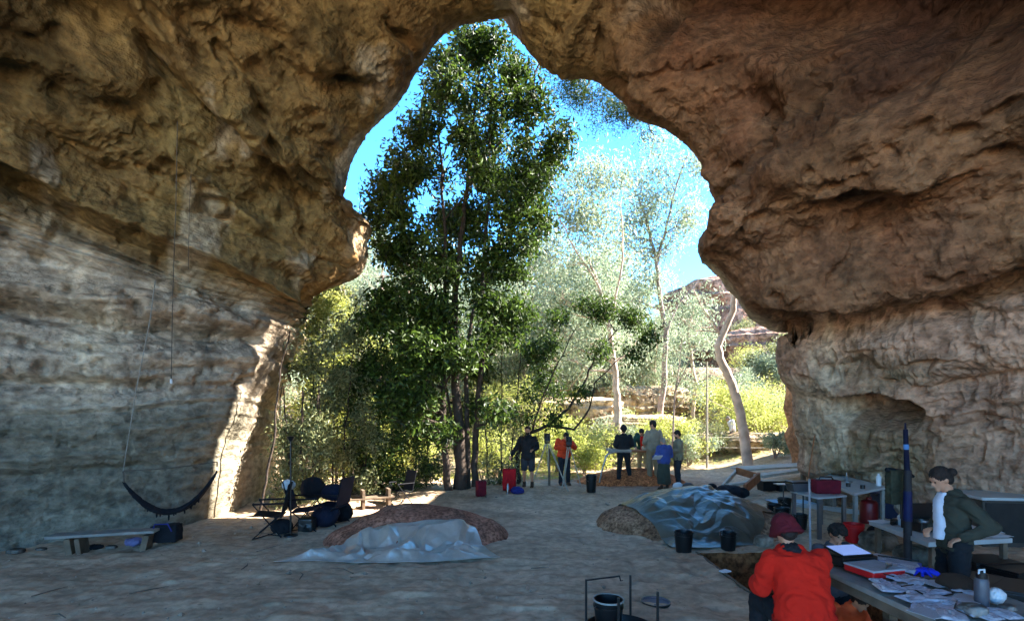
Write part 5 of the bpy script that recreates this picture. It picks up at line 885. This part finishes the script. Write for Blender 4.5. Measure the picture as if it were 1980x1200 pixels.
t = thing('camp_stove', 'black camp stove with metal knobs on the low table', 'stove', zl(1800, 1024, .62), .1); b = MB(); b.box((0, 0, .07), (.62, .34, .13)); b.build('stove_body', BPL, t, bevel=.01); b = MB(); b.box((0, .17, .24), (.62, .02, .22)); b.build('lid', BPL, t, bevel=.006)
for x in (-.2, -.12, .02, .14): b = MB(); b.lathe([(0, 0), (.025, 0), (.022, .03), (0, .03)], 12); b.build('knob', STEEL, t, smooth=True).matrix_local = Matrix.Translation((x, -.17, .08)) @ Matrix.Rotation(math.pi/2, 4, 'X')
for x in (-.15, .15): b = MB(); b.lathe([(.05, .135), (.09, .135), (.09, .15), (.05, .15)], 16, (x, -.02, 0)); b.build('burner', STEEL, t, smooth=True)
bottle('stubby white bottle on the left of the low table', zl(1742, 1014, .62), .045, .17, WHP, capm=WHP)
t = thing('camera', 'small black camera lying on the low table', 'camera', zl(1733, 1013, .62), .2); b = MB(); b.box((0, 0, .04), (.15, .07, .08)); b.build('camera_body', BPL, t, bevel=.01); b = MB(); b.tube([(-.05, -.03, .04), (-.13, -.05, .03)], [.03, .03], 12); b.build('lens', BPL, t, smooth=True)
for (px, py, w_, h, rz, lab) in [(1705, 1008, .30, .21, .3, 'sheet of paper on the left end of the low table'), (1895, 1024, .42, .30, -.3, 'white papers on the right end of the low table'), (1925, 1034, .3, .21, .1, 'white sheet at the right corner of the low table')]:
    b = MB(); b.box((0, 0, .004), (w_, h, .004)); tag(b.build('paper', PAPER, None, loc=zl(px, py, .625), bevel=0), lab, 'paper').rotation_euler.z = rz
t = thing('white_cabinet', 'large dark cabinet with a white top at the right edge against the wall', 'cabinet', (8.75, 8.9, gz(8.75, 8.9)), -.12); b = MB(); b.box((0, 0, .40), (1.6, .8, .80)); b.build('cabinet_body', mat('cabinet_brown', '4a443e', .7, .2, 4), t, bevel=.01); b = MB(); b.box((0, 0, .82), (1.7, .9, .05)); b.build('top', TOPW, t, bevel=.01)
for x in (-.4, .4): b = MB(); b.box((x, -.405, .42), (.72, .02, .66)); b.build('door', mat('cabinet_dark', '2b2927', .6, .2), t, bevel=.004)
for i, (px, py, s, lab) in enumerate([(1700, 1058, .5, 'smooth grey boulder on the floor right of the red bucket'), (1765, 1085, .45, 'grey rock at the foot of the marked post'), (1478, 1055, .3, 'rock at the far edge of the pit beside the maroon hat'), (1607, 970, 1.1, 'pale boulder under the small square table')]):
    c = G(px, py); rockmass('rock', (c.x, c.y, c.z+.08), (s*1.1, s*.8, s*.75 if i != 3 else .95), 60+i, 4, lab, 'rock', ('8d867a', '6c655a'), 60, .16, 3)
for i, (px, py) in enumerate([(1905, 1068), (1960, 1085), (1880, 1110), (1945, 1125)]):
    c = G(px, py+60); crate(['dark crate in the shadow below the white papers', 'dark crate at the right edge below the cabinet', 'dark flat crate on the floor behind the person in olive', 'dark crate nearest at the right edge'][i], (c.x, c.y, c.z), (.6, .42, .34), BPL, i*.3)
# thin poles and tray stands
a = zt(1567, 1100, 0); a = Vector(((1568-990)/F*7.4, 7.4, -.9)); b = MB(); b.tube([(0, 0, 0), (-.02, 0, 1.2)], .018, 8); tag(b.build('white_pole', mat('pole_white', '9a989c', .5, .1), None, smooth=True, loc=(a.x, 8.6, gz(a.x, 8.6)-.02)), 'short upright pale pole right behind the maroon hat', 'pole').location = ((1567-990)/F*8.5, 8.5, -.03)
for (px, lab) in ((1515, 'black tray stand above the cluster of buckets'), (1553, 'black tray stand beside the grey metal case')):
    c = G(px, 1000); t = thing('tray_stand', lab, 'stand', c); b = MB(); b.tube([(0, 0, 0), (0, 0, .72)], .013, 6); b.build('rod', BPL, t); b = MB(); b.box((0, 0, .73), (.34, .22, .025)); b.build('tray', STEEL, t, bevel=.004); b = MB(); b.lathe([(0, 0), (.12, 0), (.02, .03), (0, .03)], 14); b.build('foot', BPL, t)
t = thing('ladder', 'pale folding ladder lying on the floor under the tables', 'ladder', G(1590, 985), math.radians(-48)); 
for y in (-.14, .14): b = MB(); b.box((0, y, .05), (1.9, .04, .06)); b.build('rail', TOPW, t)
for k in range(7): b = MB(); b.box((-.78+k*.26, 0, .05), (.03, .26, .03)); b.build('rung', TOPW, t)
o = MB(); o.box((0, 0, .004), (1.0, .7, .006)); tag(o.build('blue_sheet', mat('sheet_blue', '8fb0c4', .5, .1), None, loc=G(1530, 972, 0, .03)), 'pale blue sheet spread on the floor behind the buckets', 'sheet')
# --- pit planks
t = thing('pit_plank', 'pair of pale-edged planks laid across the near end of the pit', 'plank', (3.35, 4.75, .16), .15)
for k, y in enumerate((-.16, .14)): b = MB(); b.box((0, y, 0), (1.1, .26, .05)); b.build('board', WOODR, t, bevel=.004)
for x in (-.4, .4): b = MB(); b.box((x, 0, -.10), (.08, .5, .15)); b.build('batten', WOODR, t)
ed = MB(); ed.box((0, 0, 0), (.03, 3.2, .04)); tag(ed.build('pit_edging', WOOD, None, loc=(2.97, 6.65, .02)), 'dark timber edging along the left lip of the pit', 'edging')
b = MB(); b.box((0, 0, .01), (.14, .10, .015), R3(0, 0, 30)); tag(b.build('white_tag', PAPER, None, loc=G(1402, 1106, 0, .01)), 'small white card on the floor at the lip of the pit', 'card')
# --- front table and what lies on it
TT = Vector((3.52, 3.88, 0)); TH = .80
t = thing('front_table', 'long wooden work table covered in sample bags in the right foreground', 'table', (TT.x, TT.y, gz(TT.x, TT.y)), 0.06)
for k in range(4): b = MB(); b.box((-.375+k*.25, 0, TH-.025), (.247, 3.0, .045)); b.build('board', WOODG, t, bevel=.004)
for x in (-1, 1): b = MB(); b.box((x*.46, 0, TH-.09), (.035, 2.9, .085)); b.build('rail', WOOD, t, bevel=.003)
for x in (-.40, .40):
    for y in (-1.3, 0, 1.3): b = MB(); b.box((x, y, (TH-.14)/2), (.09, .09, TH-.14)); b.build('leg', WOOD, t, bevel=.004)
def ft(px, py, dz=0.): q_ = zt(px, py, TH); return Vector((q_.x, q_.y, TH+.003+dz))
t = thing('laptop', 'tablet computer with a bright blue-white screen on a black case', 'computer', ft(1640, 1088), .2); b = MB(); b.box((0, 0, .05), (.40, .28, .09)); b.build('case', BPL, t, bevel=.012)
b = MB(); b.box((-.02, -.02, .125), (.34, .24, .018), R3(10)); b.build('tablet', BPL, t, bevel=.006); b = MB(); b.box((-.02, -.022, .1355), (.31, .205, .003), R3(10))
sm = bpy.data.materials.new('screen_glow'); sm.use_nodes = True; e_ = sm.node_tree.nodes['Principled BSDF']; e_.inputs['Base Color'].default_value = (.25, .35, .6, 1); e_.inputs['Emission Color'].default_value = (.25, .38, .8, 1); e_.inputs['Emission Strength'].default_value = .09; e_.inputs['Roughness'].default_value = .15
b.build('screen', sm, t)
t = thing('first_aid_case', 'clear-lidded plastic tray with a red front on the front table', 'case', ft(1690, 1108), .25); b = MB(); b.box((0, 0, .03), (.36, .30, .06)); b.build('tray_body', REDP, t, bevel=.012); b = MB(); b.box((0, 0, .065), (.37, .31, .02)); b.build('lid', mat('plastic_clear', 'a8adb5', .2, .15, 8, spec=.6), t, bevel=.01)
b = MB(); b.tube([(-.02, -.13, .085), (.07, -.1, .1), (.12, -.02, .085)], .01, 8); b.build('handle', STEEL, t, smooth=True)
SAMP = mat('sample_bag_plastic', 'b4b6c0', .18, .2, 14, spec=.8, bump=.6, bscale=30, bdist=.01)
k = 0; rs_ = random.Random(12)
for (px, py, sx, sy) in [(1705, 1128, .2, .12), (1722, 1118, .16, .1), (1755, 1108, .16, .11), (1775, 1140, .18, .12), (1812, 1150, .2, .13), (1832, 1170, .18, .12), (1780, 1176, .2, .12), (1815, 1188, .2, .14), (1870, 1150, .18, .12), (1900, 1190, .2, .14), (1940, 1190, .2, .14), (1730, 1100, .22, .14), (1738, 1135, .26, .18), (1715, 1140, .2, .15), (1765, 1128, .24, .18), (1790, 1150, .26, .2), (1770, 1160, .24, .16), (1820, 1165, .24, .18), (1800, 1175, .22, .15), (1850, 1180, .26, .18), (1840, 1195, .24, .18), (1750, 1118, .2, .14)]:
    n = 18; u = np.linspace(-1, 1, n); U, V = np.meshgrid(u, u, indexing='ij'); U = U.ravel(); V = V.ravel(); q_ = np.stack([U+k*3, V, U*0], 1); z = .012*np.clip(1-(np.abs(U)**3+np.abs(V)**3), 0, 1)+.014*np.abs(facet(q_, 2.3, 40+k))+.006; z = z*sstep(1.0, .9, np.maximum(np.abs(U), np.abs(V)))+.002
    me = npmesh('sample_bag', np.stack([U*sx/2, V*sy/2, z], 1), gridfaces(n, n), True); me.set_sharp_from_angle(angle=math.radians(12)); o = link('sample_bag', me, SAMP, None, ft(px, py, .002+.009*(k % 3))); o.rotation_euler.z = rs_.uniform(0, 3); tag(o, 'flat clear sample bag among many on the front table', 'sample bag', 'clear sample bags on the front table'); k += 1
t = thing('field_folder', 'blue field folder and pens on the front table', 'folder', ft(1737, 1092), -.75); b = MB(); b.box((0, 0, .015), (.34, .22, .025)); b.build('cover', BLUEP, t, bevel=.004); b = MB(); b.box((0, 0, .032), (.28, .17, .006)); b.build('page', SAMP, t)
b = MB(); b.tube([(-.17, .05, .05), (.15, .09, .05)], .008, 6); b.build('pen', BPL, t)
gl_ = MB()
for i_ in range(11): a_ = i_*.6; gl_.tube([(0, 0, .02), (.05*math.cos(a_), .04*math.sin(a_), .05), (.13*math.cos(a_+.4), .09*math.sin(a_+.4), .012)], [.02, .014, .009], 7)
o = remeshed(gl_, 'blue_gloves', .006, cloth('glove_blue', '1a35c8', .6), None, .008, 20); o.location = ft(1790, 1112); tag(o, 'crumpled bright blue gloves on the front table', 'gloves')
PM = bpy.data.materials.new('written_paper'); PM.use_nodes = True; pn_ = PM.node_tree; wv = pn_.nodes.new('ShaderNodeTexBrick'); tcn = pn_.nodes.new('ShaderNodeTexCoord'); pn_.links.new(tcn.outputs['Object'], wv.inputs['Vector']); wv.inputs['Scale'].default_value = 30; wv.inputs['Color1'].default_value = wv.inputs['Color2'].default_value = (.6, .6, .62, 1); wv.inputs['Mortar'].default_value = (.12, .12, .16, 1); wv.inputs['Mortar Size'].default_value = .03; pn_.links.new(wv.outputs[0], pn_.nodes['Principled BSDF'].inputs['Base Color'])
for (px, py, w_, h_, rz, lab) in [(1700, 1082, .24, .17, .5, 'ruled sheet of paper beside the tablet computer'), (1760, 1100, .21, .15, 1.1, 'ruled recording sheet beside the blue gloves'), (1815, 1135, .24, .17, .2, 'ruled recording sheet left of the brown hat'), (1870, 1165, .24, .17, .7, 'ruled recording sheet left of the grey drink bottle'), (1800, 1192, .26, .18, .4, 'ruled recording sheet nearest the front edge of the table')]:
    b = MB(); b.box((0, 0, .003), (w_, h_, .003)); o = b.build('recording_sheet', PM, None, loc=ft(px, py, .03)); o.rotation_euler = (0, .02, rz); tag(o, lab, 'paper')
for (px, py, rz, lab) in [(1755, 1142, .3, 'black pen across the sample bags'), (1835, 1150, 1.2, 'pen beside the brown hat'), (1712, 1120, 2., 'pen in front of the red tray')]:
    b = MB(); b.tube([(-.07, 0, 0), (.06, 0, 0), (.072, 0, 0)], [.005, .005, .001], 8); o = b.build('pen', BPL, None, loc=ft(px, py, .045)); o.rotation_euler.z = rz; tag(o, lab, 'pen')

for (px, py, r, m, lab) in [(1745, 1133, .045, mat('stone_grey', '6a666c', .8, .2), 'small grey stone on the sample bags'), (1880, 1188, .10, mat('stone_pale', '9a9894', .85, .2, 12), 'large pale stone beside the grey bottle'), (1948, 1180, .06, mat('stone_pale', '9a9894'), 'rounded pale lump right of the grey bottle')]:
    c = ft(px, py); rockmass('stone', (c.x, c.y, c.z+r*.35), (r*1.8, r*1.4, r*.9), int(px), 9, lab, 'stone', ('8f8d8a', '74716e'), 40, .14, 2.6)
t = thing('felt_hat', 'dark brown brimmed hat lying on the front table', 'hat', ft(1850, 1140), .5); b = MB(); b.ell((0, 0, .04), (.12, .14, .085), 20, 12); remeshed(b, 'crown', .01, cloth('felt_brown', '3a2c22'), t, .012, 8); b = MB(); b.lathe([(.09, .012), (.17, .002), (.21, .02), (.212, .026), (.17, .012), (.09, .03)], 30, sy=1.15); b.build('brim', cloth('felt_grey', '5a564c'), t, smooth=True)
t = thing('drink_bottle', 'tall grey drink bottle with a looped lid on the front table', 'bottle', ft(1898, 1172), .3); b = MB(); b.lathe([(0, 0), (.042, 0), (.045, .01), (.045, .19), (.04, .21), (.034, .215)], 24); b.build('bottle_body', mat('bottle_grey', '55555c', .4, .08, 4, spec=.5), t, smooth=True); b = MB(); b.lathe([(0, .21), (.036, .21), (.036, .25), (0, .252)], 20); b.build('cap', BPL, t, smooth=True); b = MB(); b.tube([(-.03, 0, .245), (-.03, 0, .275), (.03, 0, .275), (.03, 0, .245)], .007, 8); b.build('loop', WHP, t, smooth=True)
for (pts, lab) in [([ft(1770, 1148, .03), ft(1800, 1163, .03), ft(1830, 1158, .03), ft(1860, 1152, .03)], 'black strap curling over the sample bags'), ([ft(1850, 1172, .04), ft(1845, 1188, .04), ft(1880, 1205, .04)], 'thin black cable loop near the large pale stone')]:
    o = rope('cable', lab, pts, .006, BPL); o['category'] = 'cable'
lumpy('white_bag', 'white plastic bag behind the grey bottle', 'bag', ft(1925, 1165), (.06, .05, .06), WHP, 33, .12)
# --- leaf litter and small stones as ground clutter
def litter(name, lab, N, boxes, size, m, seed, zoff=.01):
    r = np.random.RandomState(seed); pts = []
    for (x0, x1, y0, y1, wgt) in boxes:
        n = int(N*wgt); xy = np.stack([r.uniform(x0, x1, n), r.uniform(y0, y1, n)], 1); k = fbm(np.stack([xy[:, 0], xy[:, 1], xy[:, 0]*0], 1), 1.1, 3) > r.uniform(-.5, .4, n); pts.append(xy[k])
    xy = np.concatenate(pts); keep = ~((xy[:, 0] > PIT[0]-.05) & (xy[:, 0] < PIT[1]+.05) & (xy[:, 1] > PIT[2]-.05) & (xy[:, 1] < PIT[3]+.05)); xy = xy[keep]
    z = gh(xy[:, 0], xy[:, 1])+zoff; V, Fq, lv = leaves(np.stack([xy[:, 0], xy[:, 1], z], 1), size, 0, .4, seed); V = V.reshape(-1, 4, 3); V[:, :, 2] = V[:, :1, 2]+(V[:, :, 2]-V[:, :1, 2])*.25; V[:, :, 2] = np.maximum(V[:, :, 2], z[:, None]-.004)
    me = npmesh(name, V.reshape(-1, 3), Fq, False, {'lv': ('POINT', 'FLOAT', lv)}); o = link(name, me, m); o['kind'] = 'stuff'; return o
litter('leaf_litter', '', 9000, [(-6, 6, 13, 19, .9), (6, 12, 14, 26, .6), (-7, 7, 5, 13, .12)], .07, LM_DRY, 3)
litter('undergrowth', '', 30000, [(-8, 2.4, 17.0, 24, .6), (6, 16, 22, 34, .3), (-16, 12, 22, 34, .8)], .16, LM_LIME, 5, .05)
r = np.random.RandomState(9); Vs = []; Fs = []
for k in range(1500):
    x = r.uniform(-8, 7.5); y = r.uniform(4.5, 14)
    if PIT[0]-.1 < x < PIT[1]+.1 and PIT[2]-.1 < y < PIT[3]+.1: continue
    s = r.uniform(.006, .022)*(1+ (r.rand() < .06)*1.5); v = np.array([(1,0,0),(-1,0,0),(0,1,0),(0,-1,0),(0,0,.7),(0,0,-.7)])*s*r.uniform(.7, 1.3, (6, 3)); a = r.rand()*6; v = np.stack([v[:, 0]*math.cos(a)-v[:, 1]*math.sin(a), v[:, 0]*math.sin(a)+v[:, 1]*math.cos(a), v[:, 2]], 1)
    b0 = len(Vs)*6; Vs.append(v+np.array([x, y, gz(x, y)+s*.3])); Fs += [(b0+i, b0+j, b0+4) if q_ else (b0+j, b0+i, b0+5) for (i, j) in ((0, 2), (2, 1), (1, 3), (3, 0)) for q_ in (1, 0)]
me = npmesh('pebbles', np.concatenate(Vs), np.array(Fs), False); o = link('pebbles', me, mat('pebble', 'a08f7c', .9, .4, 1.5)); o['kind'] = 'stuff'

# extra clutter in the shade around the camp chairs and the right tables
for i, (px, py, dz, r, m, lab) in enumerate([(545, 1030, 0, (.2, .16, .14), DARKC, 'black bag on the floor between the leftmost camp chair and the lamp pole'), (628, 1016, 0, (.26, .2, .2), NAVY, 'navy bag on the floor under the pile of jackets'), (662, 1006, .0, (.2, .16, .22), DARKC, 'dark upright bag at the right end of the camp chairs'), (1735, 1000, .35, (.2, .15, .12), NAVY, 'navy bag on the boxes beside the marked post'),
  (1822, 1000, .36, (.25, .16, .11), mat('sack_taupe', '6e655c', .9, .2), 'taupe sack behind the camp stove'), (1700, 1035, 0, (.2, .15, .1), DARKC, 'dark bundle on the floor beside the red bucket')]):
    c = G(px, py, 0, dz); lumpy('bag', lab, 'bag', c, r, m, 70+i, .08)
for i, (px, py, lab) in enumerate([(1640, 940, 'small dark tin at the far end of the long work table'), (1668, 944, 'dark tin near the front of the long work table')]):
    b = MB(); b.lathe([(0, 0), (.04, 0), (.04, .07), (0, .07)], 16); tag(b.build('tin', BPL, None, smooth=True, loc=zt(px, py, .82)), lab, 'tin')
rr_ = random.Random(31)
for k in range(16):
    x = rr_.uniform(-6, 4); y = rr_.uniform(5.5, 14.5)
    if PIT[0]-.3 < x < PIT[1]+.3 and PIT[2]-.3 < y: continue
    a = rr_.uniform(0, 3.1); L_ = rr_.uniform(.15, .5); d = Vector((math.cos(a), math.sin(a), 0)); c = Vector((x, y, gz(x, y)+.02)); b = MB(); b.tube([-d*L_/2, Vector((0, 0, .015))+d.cross(Vector((0, 0, 1)))*.04, d*L_/2], [.006, .008, .003], 6); o = b.build('stick', ROPE, None, smooth=True, loc=c); tag(o, 'short dry stick lying on the cave floor', 'stick', 'sticks scattered on the cave floor')
